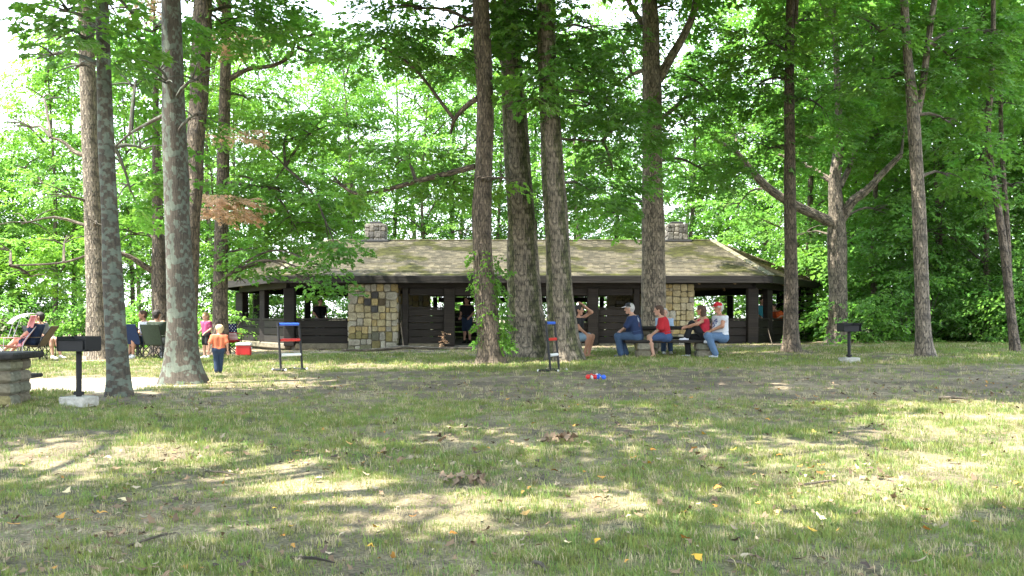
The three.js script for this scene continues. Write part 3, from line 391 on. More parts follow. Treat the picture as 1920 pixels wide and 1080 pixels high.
// ---------------------------------------------------------------- the shelter
const CX = 0.31;
{
  const base = V(CX, 0.66, -41), S = thing('picnic_shelter', 'long dark timber picnic shelter with mossy hipped roof and stone piers', 'shelter', base);
  const Y = (y) => y - base.y, Z = (d) => -d + 41;      // d: distance from the lens plane
  // roof: eave corners (octagon) and ridge
  const ev = [[-8.35, 33.5], [8.35, 33.5], [11.9, 39.7], [11.9, 42.3], [8.35, 48.5], [-8.35, 48.5], [-11.9, 42.3], [-11.9, 39.7]], EY = 3.05, RY = 4.82, RX = 7.85;
  const roofTex = texture(1024, 1024, (u, v) => {
    const row = v * 24, fr = row - Math.floor(row), off = hash(Math.floor(row) % 24, 3, 1), col = u * 28 + off, ci = Math.floor(col) % 28, cf = col - Math.floor(col), k = 0.72 + 0.3 * hash(ci, Math.floor(row) % 24, 9) - (fr < 0.1 ? 0.3 : 0) - (cf < 0.06 ? 0.18 : 0);
    const mo = smooth(0.5, 0.62, fbm(u * 5, v * 5, 7, 5, 5, 5)), w = fbm(u * 30, v * 30, 2, 3, 30, 30), c = [0.6 * k, 0.57 * k, 0.49 * k];
    return c.map((x, i) => lerp(x, [0.36, 0.37, 0.16][i] * (0.7 + 0.5 * w), mo * 0.75) * (0.8 + 0.4 * w));
  });
  const roofMat = std({ map: roofTex, bumpMap: texture(512, 512, (u, v) => grey(0.5 * (v * 24 % 1) + 0.5 * fbm(u * 40, v * 40, 3, 3, 40, 40)), false), bumpScale: 0.02, color: C(0.72, 0.7, 0.66), side: THREE.DoubleSide });
  const face = (a, b, rb, ra) => {                     // eave a to b, ridge rb, ra (ra may equal rb), in stepped courses
    const P = [], U = [], n = 30, A = V(...a), B = V(...b), RA = V(...ra), RB = V(...rb), e = B.clone().sub(A).normalize(), up = RA.clone().sub(A), nrm = e.clone().cross(up).normalize(); if (nrm.y < 0) nrm.negate();
    const put = (p) => { P.push(p.x, p.y, p.z); const q = p.clone().sub(A); U.push(q.dot(e) / 5.6, q.clone().addScaledVector(e, -q.dot(e)).length() / 5.6); };
    for (let i = 0; i < n; i++) { const t0 = i / n, t1 = (i + 1) / n, q = [A.clone().lerp(RA, t0), B.clone().lerp(RB, t0), B.clone().lerp(RB, t1), A.clone().lerp(RA, t1)]; const l = [0.045, 0.045, 0.012, 0.012]; const d = q.map((p, j) => p.clone().addScaledVector(nrm, l[j])); [d[0], d[1], d[2], d[0], d[2], d[3]].forEach(put); if (i) { const w = [q[0].clone().addScaledVector(nrm, 0.012), q[1].clone().addScaledVector(nrm, 0.012)]; [w[0], w[1], d[1], w[0], d[1], d[0]].forEach(put); } }
    const g = new THREE.BufferGeometry(); g.setAttribute('position', new THREE.Float32BufferAttribute(P, 3)); g.setAttribute('uv', new THREE.Float32BufferAttribute(U, 2)); g.computeVertexNormals(); return g;
  };
  const roof = new THREE.Group(); roof.name = 'roof'; S.add(roof);
  const E = ev.map(([x, d]) => [x, Y(EY), Z(d)]), RL = [-RX, Y(RY), 0], RR = [RX, Y(RY), 0];
  const faces = [[0, 1, RR, RL], [1, 2, RR, RR], [2, 3, RR, RR], [3, 4, RR, RR], [4, 5, RL, RR], [5, 6, RL, RL], [6, 7, RL, RL], [7, 0, RL, RL]];
  for (const [i, j, r1, r0] of faces) {
    mesh('roof_slope', face(E[i], E[j], r1, r0), roofMat, roof);
    // boarded underside
    const P = [E[i], E[j], r1, ...(r0 !== r1 ? [E[i], r1, r0] : [])].flatMap(([x, y, z]) => [x * 0.997, y - 0.06, z * 0.997]); const g = new THREE.BufferGeometry(); g.setAttribute('position', new THREE.Float32BufferAttribute(P, 3)); g.setAttribute('uv', new THREE.Float32BufferAttribute(P.flatMap((_, k) => k % 3 ? [] : [P[k], P[k + 2]]), 2)); g.computeVertexNormals();
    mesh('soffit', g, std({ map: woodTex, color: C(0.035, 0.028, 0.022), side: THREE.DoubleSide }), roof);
    const a = V(...E[i]), b = V(...E[j]); a.y -= 0.1; b.y -= 0.1; beam('fascia', S, wood[0], a, b, 0.06, 0.24);
  }
  for (const e of [[RL, RR], [RR, E[1]], [RR, E[2]], [RL, E[0]], [RL, E[7]]]) { const a = V(...e[0]), b = V(...e[1]); a.y += 0.035; b.y += 0.035; const m = beam('ridge_cap', roof, roofMat, a, b, 0.24, 0.05); }
  // rafters under the roof
  for (let x = -7.2; x <= 7.3; x += 1.2) for (const s of [1, -1]) beam('rafter', S, Math.abs(x) > 6 ? paleWood : wood[2], V(x, Y(EY) - 0.17, s * 7.2), V(x, Y(RY) - 0.17, 0), 0.07, 0.17);
  for (const [sx, d] of [[1, 36], [1, 38], [1, 44], [1, 46], [-1, 36], [-1, 38], [-1, 44], [-1, 46]]) { const f = (Math.abs(41 - d) - 1.3) / 6.2, x = lerp(11.9, 8.35, clamp(f, 0, 1)) - 0.35; beam('rafter', S, paleWood, V(sx * x, Y(EY) - 0.15, Z(d)), V(sx * RX, Y(RY) - 0.17, 0), 0.07, 0.16); }
  // floor
  const slab = new THREE.Shape(ev.map(([x, d]) => new THREE.Vector2(x * 0.925, -(Z(d) * 0.895)))), sg = new THREE.ExtrudeGeometry(slab, { depth: 0.3, bevelEnabled: false }); sg.rotateX(-Math.PI / 2); sg.translate(0, -0.22, 0);
  mesh('floor_slab', sg, stoneOf(0.2, 0.19, 0.17), S);
  // walls along the octagon inside the eaves
  const wl = [[-7.9, 34.35], [7.9, 34.35], [11.0, 39.8], [11.0, 42.2], [7.9, 47.65], [-7.9, 47.65], [-11.0, 42.2], [-11.0, 39.8]], Wp = wl.map(([x, d]) => V(x, 0, Z(d)));
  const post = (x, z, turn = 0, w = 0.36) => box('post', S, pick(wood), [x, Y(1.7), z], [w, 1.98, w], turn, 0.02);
  const turns = [0, 0, 0.5, 1.2, 0, 0, -1.2, -0.5]; Wp.forEach((p, i) => post(p.x, p.z, turns[i]));
  for (const x of [-2.45, 2.45]) for (const z of [Wp[0].z, Wp[4].z]) post(x, z);
  for (const x of [-3.95, 3.95]) for (const z of [Wp[0].z, Wp[4].z]) post(x, z, 0, 0.2);
  for (const x of [-6.2, 0, 6.2]) for (const z of [2.2, -2.2]) post(x, z, 0, 0.3);
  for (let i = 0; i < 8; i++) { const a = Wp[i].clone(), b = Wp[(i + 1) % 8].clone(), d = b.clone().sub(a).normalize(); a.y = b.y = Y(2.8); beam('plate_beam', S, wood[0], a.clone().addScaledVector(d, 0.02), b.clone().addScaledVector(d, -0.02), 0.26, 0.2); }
  for (const z of [Wp[0].z, Wp[4].z]) box('header', S, wood[1], [0, Y(2.56), z], [7.6, 0.24, 0.16]);
  // board walls: a to b, from y0 to y1 in boards
  const boards = (a, b, y1, n, y0 = 0.8) => {
    const w = new THREE.Group(); w.name = 'board_wall'; S.add(w); const d = b.clone().sub(a), L = d.length(), turn = Math.atan2(-d.z, d.x), h = (y1 - y0) / n;
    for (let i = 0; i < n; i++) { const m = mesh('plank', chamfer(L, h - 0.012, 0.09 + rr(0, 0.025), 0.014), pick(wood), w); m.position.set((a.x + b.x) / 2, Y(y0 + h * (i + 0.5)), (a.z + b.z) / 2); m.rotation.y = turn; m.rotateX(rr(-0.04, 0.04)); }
    const m = mesh('rail', chamfer(L, 0.06, 0.2, 0.012), pick(wood), w); m.position.set((a.x + b.x) / 2, Y(y1 + 0.03), (a.z + b.z) / 2); m.rotation.y = turn;
    const f = mesh('footing', chamfer(L, 0.2, 0.3, 0.03), stones.mortar, w); f.position.set((a.x + b.x) / 2, Y(y0 - 0.1), (a.z + b.z) / 2); f.rotation.y = turn;
  };
  for (const i of [0, 4]) { const z = Wp[i].z, p = (x) => V(x, 0, z); boards(p(-7.7), p(-5.9), 1.6, 3); boards(p(5.9), p(7.7), 1.6, 3); boards(p(-3.85), p(-2.63), 1.98, 5); boards(p(2.63), p(3.85), 1.98, 5); boards(p(0.7), p(2.27), 1.45, 3); if (i) boards(p(-2.27), p(-1.0), 1.45, 3); }
  for (const [i, j] of [[1, 2], [2, 3], [3, 4], [5, 6], [6, 7], [7, 0]]) { const d = Wp[j].clone().sub(Wp[i]).normalize(), a = Wp[i].clone().addScaledVector(d, 0.2), b = Wp[j].clone().addScaledVector(d, -0.2); boards(a, b, 1.6, 3); if (a.distanceTo(b) > 4) { const m = a.clone().lerp(b, i === 1 ? 0.3 : 0.5); post(m.x, m.z, turns[i] || turns[j], 0.26); } }
  // stone piers
  const stoneGeo = (w, h, d) => { const c = () => rr(0.06, 0.2) * Math.min(w, h), j = () => rr(-0.03, 0.03) * Math.min(w, h), x = w / 2 - 0.022, y = h / 2 - 0.022, s = new THREE.Shape(); const pts = []; for (const [sx, sy] of [[1, -1], [1, 1], [-1, 1], [-1, -1]]) { const a = [sx * (x + j()), sy * (y - c())], b = [sx * (x - c()), sy * (y + j())]; pts.push(...(sx * sy > 0 ? [a, b] : [b, a])); } s.setFromPoints(pts.map((p) => new THREE.Vector2(...p))); const g = new THREE.ExtrudeGeometry(s, { depth: d, bevelEnabled: true, bevelThickness: 0.018, bevelSize: 0.014, bevelSegments: 1 }); const u = g.attributes.uv, ox = rnd(), oy = rnd(); for (let i = 0; i < u.count; i++) u.setXY(i, u.getX(i) + ox, u.getY(i) + oy); return g; };
  const split = (x, y, w, h, out, lim) => { const big = Math.max(w, h); if (big < lim * rr(0.75, 1.35) && big / Math.min(w, h) < 2.2) { out.push([x, y, w, h]); return; } const f = rr(0.36, 0.64); if (w / h > rr(0.7, 1.3)) { split(x, y, w * f, h, out, lim); split(x + w * f, y, w * (1 - f), h, out, lim); } else { split(x, y, w, h * f, out, lim); split(x, y + h * f, w, h * (1 - f), out, lim); } };
  const pier = (name, x0, zf, w, y0, y1, depth, lim, choose, diamond) => {      // zf: front plane (local z)
    const g = new THREE.Group(); g.name = name; S.add(g); const h = y1 - y0;
    const core = mesh('mortar_core', chamfer(w - 0.1, h, depth - 0.1, 0.01), stones.mortar, g); core.position.set(x0, Y((y0 + y1) / 2), zf - depth / 2);
    const lay = (cells, W, place, turn) => { for (const [x, y, cw, ch, m] of cells) { const s = mesh('stone', stoneGeo(cw, ch, 0.05 + rr(0, 0.025)), m ?? choose(y / h), g); place(s, x + cw / 2 - W / 2, Y(y0 + y + ch / 2)); s.rotation.y = turn; } };
    const front = [];
    if (diamond) {                                     // four dark stones set in a diamond
      const bx = w * 0.32, bw = w * 0.44, by = h - 0.98, bh = 0.72; split(0, 0, w, by, front, lim); split(0, by, bx, bh, front, lim); split(bx + bw, by, w - bx - bw, bh, front, lim); split(0, by + bh, w, h - by - bh, front, lim * 0.85);
      for (let i = 0; i < 3; i++) for (let j = 0; j < 3; j++) front.push([bx + bw / 3 * i, by + bh / 3 * j, bw / 3, bh / 3, (i + j) % 2 ? stones.dark[i === 2 ? 1 : 0] : pick(stones.tan)]);
    } else split(0, 0, w, h, front, lim);
    lay(front, w, (s, x, y) => s.position.set(x0 + x, y, zf - 0.06), 0);
    for (const sd of [-1, 1]) { const c = []; split(0, 0, depth - 0.06, h, c, lim); lay(c, depth - 0.06, (s, x, y) => s.position.set(x0 + sd * (w / 2 - 0.06), y, zf - depth / 2 - sd * x * -1), sd * Math.PI / 2); }
    const bk = []; split(0, 0, w, h, bk, lim * 1.3); lay(bk, w, (s, x, y) => s.position.set(x0 + x, y, zf - depth + 0.06), Math.PI);
  };
  const tan = (f) => f < 0.2 + rr(-0.1, 0.1) ? pick(rnd() < 0.5 ? stones.moss : stones.grey) : pick(rnd() < 0.72 ? stones.tan : stones.grey);
  for (const s of [-1, 1]) { pier('stone_pier', s * 5.04, Wp[0].z + 0.22, 1.66, 0.58, 2.83, 0.9, 0.34, tan, s < 0); pier('stone_pier', s * 5.04, Wp[4].z + 0.6, 1.66, 0.58, 2.83, 0.9, 0.45, tan); }
  for (const s of [-1, 1]) { pier('chimney', s * 5.85 + (s < 0 ? 0 : 0.55), 0.35, 0.82, 4.35, 5.5, 0.7, 0.26, () => pick(stones.chimney)); const fl = mesh('flashing', chamfer(1.12, 0.2, 1.0, 0.03), M.iron, S); fl.position.set(s * 5.85 + (s < 0 ? 0 : 0.55), Y(4.74), 0); const cp = mesh('chimney_cap', chamfer(0.5, 0.1, 0.4, 0.03), M.iron, S); cp.position.set(s * 5.85 + (s < 0 ? 0 : 0.55), Y(5.55), 0); }
}

// ---------------------------------------------------------------- grass and litter
{
  const tuft = (n, sd, hgt, spread, w) => {
    const keep = seed; seed = sd; const P = [], I = [];
    for (let i = 0; i < n; i++) {
      const a = rnd() * 6.283, q = Math.sqrt(rnd()) * spread, x = Math.cos(a) * q, z = Math.sin(a) * q, h = hgt * rr(0.5, 1.2), b = rnd() * 6.283, l = rr(0.15, 0.9) * h, lx = Math.cos(b) * l, lz = Math.sin(b) * l, sx = -Math.sin(b + 0.6) * w, sz = Math.cos(b + 0.6) * w, k = P.length / 3;
      P.push(x - sx, -0.01, z - sz, x + sx, -0.01, z + sz, x + lx * 0.4 + sx * 0.8, h * 0.62, z + lz * 0.4 + sz * 0.8, x + lx * 0.4 - sx * 0.8, h * 0.62, z + lz * 0.4 - sz * 0.8, x + lx, h, z + lz);
      I.push(k, k + 1, k + 2, k, k + 2, k + 3, k + 3, k + 2, k + 4);
    }
    seed = keep; const g = new THREE.BufferGeometry(); g.setAttribute('position', new THREE.Float32BufferAttribute(P, 3)); g.setIndex(I); g.computeVertexNormals(); return g;
  };
  const kinds = [tuft(14, 5, 0.036, 0.055, 0.002), tuft(11, 6, 0.055, 0.045, 0.0024), tuft(16, 8, 0.024, 0.06, 0.002)], lists = kinds.map(() => [[], []]);
  const farK = [tuft(20, 15, 0.055, 0.16, 0.005), tuft(20, 16, 0.04, 0.18, 0.005)], farL = farK.map(() => [[], []]);
  const col = (g) => { const dry = rnd() < 0.42 - 0.27 * g, v = rr(0.7, 1.3); return dry ? C(0.44 * v, 0.38 * v, 0.22 * v) : C(0.2 * v * rr(0.8, 1.3), 0.265 * v, 0.07 * v); };
  const sow = (d0, d1, dens, ls, sc) => {
    const A = 0.53 * (d1 * d1 - d0 * d0), n = Math.round(A * dens);
    for (let i = 0; i < n; i++) {
      const d = Math.sqrt(lerp(d0 * d0, d1 * d1, rnd())), x = rr(-0.54, 0.54) * d * 1.04, z = -d, g = grassy(x, z), cl = 0.34 + 0.66 * smooth(0.36, 0.64, fbm(x * 3.1, z * 3.1, 2, 3));
      if (rnd() > (0.06 + 0.94 * g) * cl || pathMask(x, z) > 0.3 || (d > 33.6 && Math.abs(x - CX) < 11.5)) continue;
      const k = Math.floor(rnd() * ls.length); ls[k][0].push(mat4(V(x, ground(x, z), z), new THREE.Euler(rr(-0.15, 0.15), rnd() * 6.28, rr(-0.15, 0.15)), sc * rr(0.7, 1.3) * (0.75 + 0.35 * g))); ls[k][1].push(col(g));
    }
  };
  sow(4.3, 8, 1150, lists, 0.85); sow(8, 13, 560, lists, 0.95); sow(13, 21, 230, lists, 1.3); sow(21, 36, 55, farL, 1.1);
  { const keep = seed; for (let i = 0; i < 15000; i++) { const d = Math.sqrt(lerp(16, 30 * 30, rnd())), sd = rnd() < 0.5 ? -1 : 1, x = sd * d * rr(0.56, 0.78), z = -d, g = grassy(x, z); if (rnd() > 0.06 + 0.94 * g || pathMask(x, z) > 0.3) continue; farL[i % 2][0].push(mat4(V(x, ground(x, z), z), new THREE.Euler(0, rnd() * 6.28, 0), rr(0.7, 1.2))); farL[i % 2][1].push(col(g)); } seed = keep; }
  // the lush lawn at the far left and right behind the worn band
  kinds.forEach((k, i) => tag(instances('grass', k, grassMat, ...lists[i]), 'short patchy green grass covering the near lawn', 'grass'));
  farK.forEach((k, i) => tag(instances('grass', k, grassMat, ...farL[i]), 'short green grass of the far lawn by the shelter', 'grass'));
  // fallen leaves and crumbs of bark
  const leafGeo = (curl, sd) => { const keep = seed; seed = sd; const P = [0, 0.02, 0], I = [], n = 9; for (let i = 0; i < n; i++) { const a = i / n * 6.283, r = (i % 2 ? 0.62 : 1) * rr(0.8, 1.15), x = Math.cos(a) * r, z = Math.sin(a) * r * 0.7; P.push(x, 0.02 + curl * (x * x - 0.2) + rr(-0.1, 0.1), z); I.push(0, 1 + (i + 1) % n, 1 + i); } seed = keep; const g = new THREE.BufferGeometry(); g.setAttribute('position', new THREE.Float32BufferAttribute(P, 3)); g.setIndex(I); g.computeVertexNormals(); return g; };
  const lg = [leafGeo(0.5, 3), leafGeo(0.25, 4), leafGeo(-0.4, 9)], ll = lg.map(() => [[], []]);
  for (const [d0, d1, n] of [[4.3, 9, 3000], [9, 16, 3200], [16, 33, 3000]]) for (let i = 0; i < n; i++) {
    const d = Math.sqrt(lerp(d0 * d0, d1 * d1, rnd())), x = rr(-0.54, 0.54) * d, z = -d; if (rnd() > 0.25 + 0.75 * smooth(0.4, 0.65, fbm(x * 0.8 + 40, z * 0.8, 4, 3)) || (d > 33 && Math.abs(x) < 11)) continue;
    const k = Math.floor(rnd() * 3), v = rr(0.6, 1.3), q = rnd(), small = rnd() < 0.6 ? 0.55 : 1; ll[k][0].push(mat4(V(x, ground(x, z) + rr(0.012, 0.04), z), new THREE.Euler(rr(-0.5, 0.5), rnd() * 6.28, rr(-0.5, 0.5)), rr(0.018, 0.045) * small)); ll[k][1].push(q < 0.55 ? C(0.2 * v, 0.13 * v, 0.075 * v) : q < 0.8 ? C(0.33 * v, 0.26 * v, 0.17 * v) : q < 0.93 ? C(0.09 * v, 0.06 * v, 0.045 * v) : C(0.45 * v, 0.23 * v, 0.05 * v));
  }
  lg.forEach((k, i) => tag(instances('leaf_litter', k, litterMat, ...ll[i]), 'small brown dead leaves scattered through the grass', 'leaf litter'));
  const onLawn = (px, py) => { let d = 10; for (let i = 0; i < 12; i++) d = (EYE - ground(X(px, d), -d)) * F / (py - 600); return [X(px, d), -d]; };
  const ym = [C(0.62, 0.36, 0.04), C(0.6, 0.25, 0.04), C(0.5, 0.3, 0.1), C(0.62, 0.5, 0.28)].map((c) => std({ color: c, side: THREE.DoubleSide }));
  for (const [px, py, s, m] of [[137, 985, 0.05, 0], [547, 996, 0.045, 0], [515, 962, 0.028, 0], [695, 1035, 0.055, 0], [1308, 1056, 0.06, 0], [1120, 1024, 0.04, 0], [1284, 970, 0.045, 0], [1225, 850, 0.05, 1], [1541, 880, 0.05, 0], [1342, 957, 0.042, 1], [1346, 922, 0.045, 1], [1376, 850, 0.04, 0], [1320, 820, 0.045, 0], [1462, 860, 0.04, 1], [1523, 1004, 0.04, 0], [1738, 1002, 0.05, 1], [1830, 988, 0.04, 1], [1907, 914, 0.05, 1], [1120, 942, 0.05, 1], [1500, 882, 0.035, 1], [1205, 957, 0.05, 2], [1540, 980, 0.055, 3], [850, 1010, 0.04, 1], [705, 998, 0.04, 0], [775, 978, 0.035, 1], [655, 838, 0.05, 2], [530, 1015, 0.035, 1], [1285, 1020, 0.05, 1], [1065, 1028, 0.045, 3], [1480, 935, 0.05, 3], [1218, 876, 0.04, 0], [1400, 875, 0.035, 1], [985, 972, 0.05, 2], [230, 945, 0.05, 3], [125, 930, 0.05, 3], [595, 905, 0.06, 3], [1660, 945, 0.04, 2], [1790, 870, 0.04, 1]]) {
    const [x, z] = onLawn(px, py), l = mesh('fallen_leaf', pick(lg), ym[m]); l.position.set(x, ground(x, z) + 0.035, z); l.rotation.set(rr(-0.4, 0.4), rnd() * 6.28, rr(-0.4, 0.4)); l.scale.setScalar(s * 0.8);
    tag(l, m < 2 ? 'bright yellow or orange fallen leaf lying in the grass' : 'pale tan curled fallen leaf lying in the grass', 'leaf', m < 2 ? 'bright fallen leaves on the lawn' : 'pale fallen leaves on the lawn');
  }
  // curled clumps of dead leaves
  for (const [px, py, lab] of [[865, 907, 'clump of curled brown dead leaves on the near lawn'], [1045, 830, 'small clump of dead leaves in the middle of the lawn']]) { const [x, z] = onLawn(px, py), t = thing('dead_leaf_clump', lab, 'dead leaves', V(x, ground(x, z), z)), L = [[], []]; for (let i = 0; i < 26; i++) { const v = rr(0.6, 1.2); L[0].push(mat4(V(rr(-0.16, 0.16), rr(0.02, 0.07), rr(-0.1, 0.1)), new THREE.Euler(rr(-1, 1), rnd() * 6, rr(-1, 1)), rr(0.03, 0.055))); L[1].push(C(0.2 * v, 0.14 * v, 0.09 * v)); } instances('leaves', lg[0], litterMat, ...L, t); }
  // sticks on the lawn
  for (const [a, b, r, lab] of [[[545, 1052], [628, 1062], 0.009, 'dark thin stick on the lawn near the lower edge'], [[385, 888], [448, 896], 0.009, 'pale short stick between the two sunlit patches'], [[240, 1030], [330, 1005], 0.008, 'long thin twig in the grass at the lower left'], [[1365, 1058], [1420, 1078], 0.01, 'pale twig at the lower edge right of a yellow leaf'], [[1000, 1060], [1022, 1078], 0.01, 'short pale twig at the bottom centre'], [[1500, 915], [1570, 905], 0.01, 'pale forked twig in the sunny right lawn'], [[1760, 747], [1820, 752], 0.02, 'bleached stick lying at the top of the sunny right lawn']]) {
    const [ax, az] = onLawn(...a), [bx, bz] = onLawn(...b), p = (x, z, l) => V(x, ground(x, z) + l, z), mx = (ax + bx) / 2 + 0.02, mz = (az + bz) / 2 + 0.02, m = mesh('stick', sweep([p(ax, az, 0.02), p(mx, mz, 0.035), p(bx, bz, 0.02)], [r, r * 0.9, r * 0.4], { segs: 6, step: 0.08, rough: 0.25 }), lab.includes('dark') ? bark.dark : bark.pale); tag(m, lab, 'stick');
  }
}
// ---------------------------------------------------------------- ladder game stands and bolas
function ladderStand(px, D, turn, label) {
  const p = onGround(px, D), t = thing('ladder_game_stand', label, 'game stand', p, turn, 'ladder game stands'), w = 0.56, H = 1.0, tilt = 0.05;
  for (const s of [-1, 1]) { mesh('upright', tube([V(s * w / 2, 0.02, tilt), V(s * w / 2, H, -tilt)], 0.024), M.black, t); mesh('foot', tube([V(s * w / 2, 0.024, -0.2), V(s * w / 2, 0.024, 0.2)], 0.024), M.black, t); for (const e of [-1, 1]) { const c = mesh('end_cap', new THREE.SphereGeometry(0.027, 8, 6), M.white, t); c.position.set(s * w / 2, 0.026, e * 0.205); } }
  mesh('back_brace', tube([V(-w / 2, 0.024, -0.19), V(w / 2, 0.024, -0.19)], 0.022), M.black, t);
  [[0.965, M.blue], [0.64, M.red], [0.33, M.white]].forEach(([y, m]) => { const z = lerp(tilt, -tilt, y / H); mesh('rung', tube([V(-w / 2 + 0.024, y, z), V(w / 2 - 0.024, y, z)], 0.031, 10), m, t); });
  return t;
}
ladderStand(544, 21, 0.9, 'black ladder game stand with coloured rungs before the stone pier');
ladderStand(1036, 20, 1.22, 'black ladder game stand with coloured rungs before the close trunks');
{
  const D = 16.6, c = onGround(1117, D);
  for (const [dx, dz, turn, m, lab] of [[-0.07, 0, 0.3, M.red, 'red bola with two balls, at the left of the pile on the lawn'], [0.0, -0.05, 1.0, M.white, 'white bola with two balls, in the middle of the pile on the lawn'], [0.08, 0.03, -0.3, M.blue, 'blue bola with two balls, at the right of the pile on the lawn']]) {
    const t = thing('bola', lab, 'bola', V(c.x + dx, ground(c.x + dx, c.z + dz), c.z + dz), turn, 'throwing bolas lying on the lawn');
    for (const s of [-1, 1]) { const b = mesh('ball', new THREE.SphereGeometry(0.04, 14, 10), m, t); b.position.set(s * 0.055, 0.05, s * 0.02); }
    mesh('rope', tube([V(-0.05, 0.055, -0.02), V(-0.02, 0.1, 0.04), V(0.03, 0.06, 0.05), V(0.055, 0.055, 0.02)], 0.012, 6), m, t);
  }
}
// ---------------------------------------------------------------- park grills
function grill(px, D, turn, label, s = 1, block = true) {
  const t = thing('park_grill', label, 'grill', onGround(px, D), turn, 'park grills on posts');
  if (block) box('concrete_block', t, stones.concrete, [0, 0.03, 0], [0.36, 0.16, 0.3], 0, 0.015);
  mesh('post', tube([V(0, 0.1, 0), V(0, 0.66, 0)], 0.034, 12), M.iron, t);
  mesh('post_collar', tube([V(0, 0.13, 0), V(0, 0.17, 0)], 0.06, 10), M.iron, t);
  const y = 0.66, w = 0.4, d = 0.3, h = 0.17;
  box('bottom_plate', t, M.iron, [0, y + 0.01, 0], [w, 0.014, d]);
  box('back_plate', t, M.iron, [0, y + 0.1, -d / 2], [w, h, 0.012]);
  box('front_plate', t, M.iron, [-0.02, y + 0.075, d / 2 - 0.02], [w - 0.04, 0.12, 0.012]);
  for (const k of [-1, 1]) box('side_plate', t, M.iron, [k * w / 2, y + 0.1, 0], [0.012, h, d]);
  const g = new THREE.Group(); g.name = 'grate'; t.add(g); for (let i = 0; i < 9; i++) mesh('bar', tube([V(-w / 2 + 0.03 + i * 0.044, y + 0.145, -d / 2 + 0.02), V(-w / 2 + 0.03 + i * 0.044, y + 0.145, d / 2 + 0.04)], 0.006, 5), M.iron, g);
  mesh('handle', tube([V(w / 2, y + 0.02, 0.1), V(w / 2 + 0.1, y + 0.02, 0.12)], 0.01, 6), M.iron, t);
  return t;
}
grill(148, 12.3, -0.25, 'black park grill on a post set in pale concrete beside the stone table');
grill(1592, 21.5, 0.2, 'black park grill on a white concrete block before the spreading oak');
grill(259, 28, 0.1, 'small far black park grill between the two left trunks', 1, false);
// ---------------------------------------------------------------- stone tables and benches
function rubble(parent, name, w, h, d, x, y, z, mats) {
  const g = new THREE.Group(); g.name = name; parent.add(g); const c = mesh('mortar_core', chamfer(w - 0.08, h, d - 0.08), stones.mortar, g); c.position.set(x, y + h / 2, z);
  const rows = Math.max(2, Math.round(h / 0.16)), rh = h / rows;
  for (let r = 0; r < rows; r++) for (const [len, ax, s] of [[w, 0, 1], [w, 0, -1], [d, 1, 1], [d, 1, -1]]) { const n = Math.max(1, Math.round(len / 0.26)); let u = -len / 2; for (let i = 0; i < n; i++) { const l = i === n - 1 ? len / 2 - u : len / n * rr(0.8, 1.2), m = mesh('stone', chamfer(l - 0.015, rh - 0.015, 0.1, 0.03), pick(mats), g), q = u + l / 2; u += l; ax ? m.position.set(x + s * (w / 2 - 0.03), y + rh * (r + 0.5), z + q) : m.position.set(x + q, y + rh * (r + 0.5), z + s * (d / 2 - 0.03)); m.rotation.set(rr(-0.03, 0.03), (ax ? Math.PI / 2 : 0) + rr(-0.05, 0.05), rr(-0.03, 0.03)); } }
}
const oldStone = [...stones.moss, stoneOf(0.2, 0.18, 0.13), stoneOf(0.26, 0.24, 0.19)];
{ const t = thing('stone_table', 'mossy stone picnic table cut by the left edge of the view', 'table', onGround(-40, 12.4), 0.1); rubble(t, 'pedestal', 1.0, 0.58, 0.62, 0, 0, 0, oldStone); box('table_slab', t, stones.slab, [-0.1, 0.62, 0], [1.42, 0.08, 1.0], 0, 0.02);
  const b = thing('stone_bench', 'low stone bench with a dark slab seat beside the left table', 'bench', onGround(18, 12.9), 0.1); rubble(b, 'pedestal', 0.34, 0.3, 0.4, 0, 0, 0, oldStone); box('seat_slab', b, stones.slab, [0.04, 0.325, 0], [0.6, 0.05, 0.44], 0, 0.015); }
const TB = onGround(1270, 25.3), NB = onGround(1262, 24.2);
{ const t = thing('stone_table', 'stone picnic table with dark top behind the seated people', 'table', TB); for (const x of [-0.75, 0.75]) rubble(t, 'pedestal', 0.42, 0.64, 0.6, x, 0, 0, oldStone); box('table_slab', t, wood[1], [0, 0.685, 0], [2.3, 0.09, 0.8], 0, 0.02);
  const b = thing('stone_bench', 'long dark bench on stone supports that the seated group uses', 'bench', NB); for (const x of [-0.72, 0.72]) rubble(b, 'support', 0.34, 0.36, 0.36, x, 0, 0, oldStone); for (const z of [-0.11, 0.11]) box('seat_plank', b, wood[1], [0, 0.395, z], [2.35, 0.07, 0.2], 0, 0.015); }

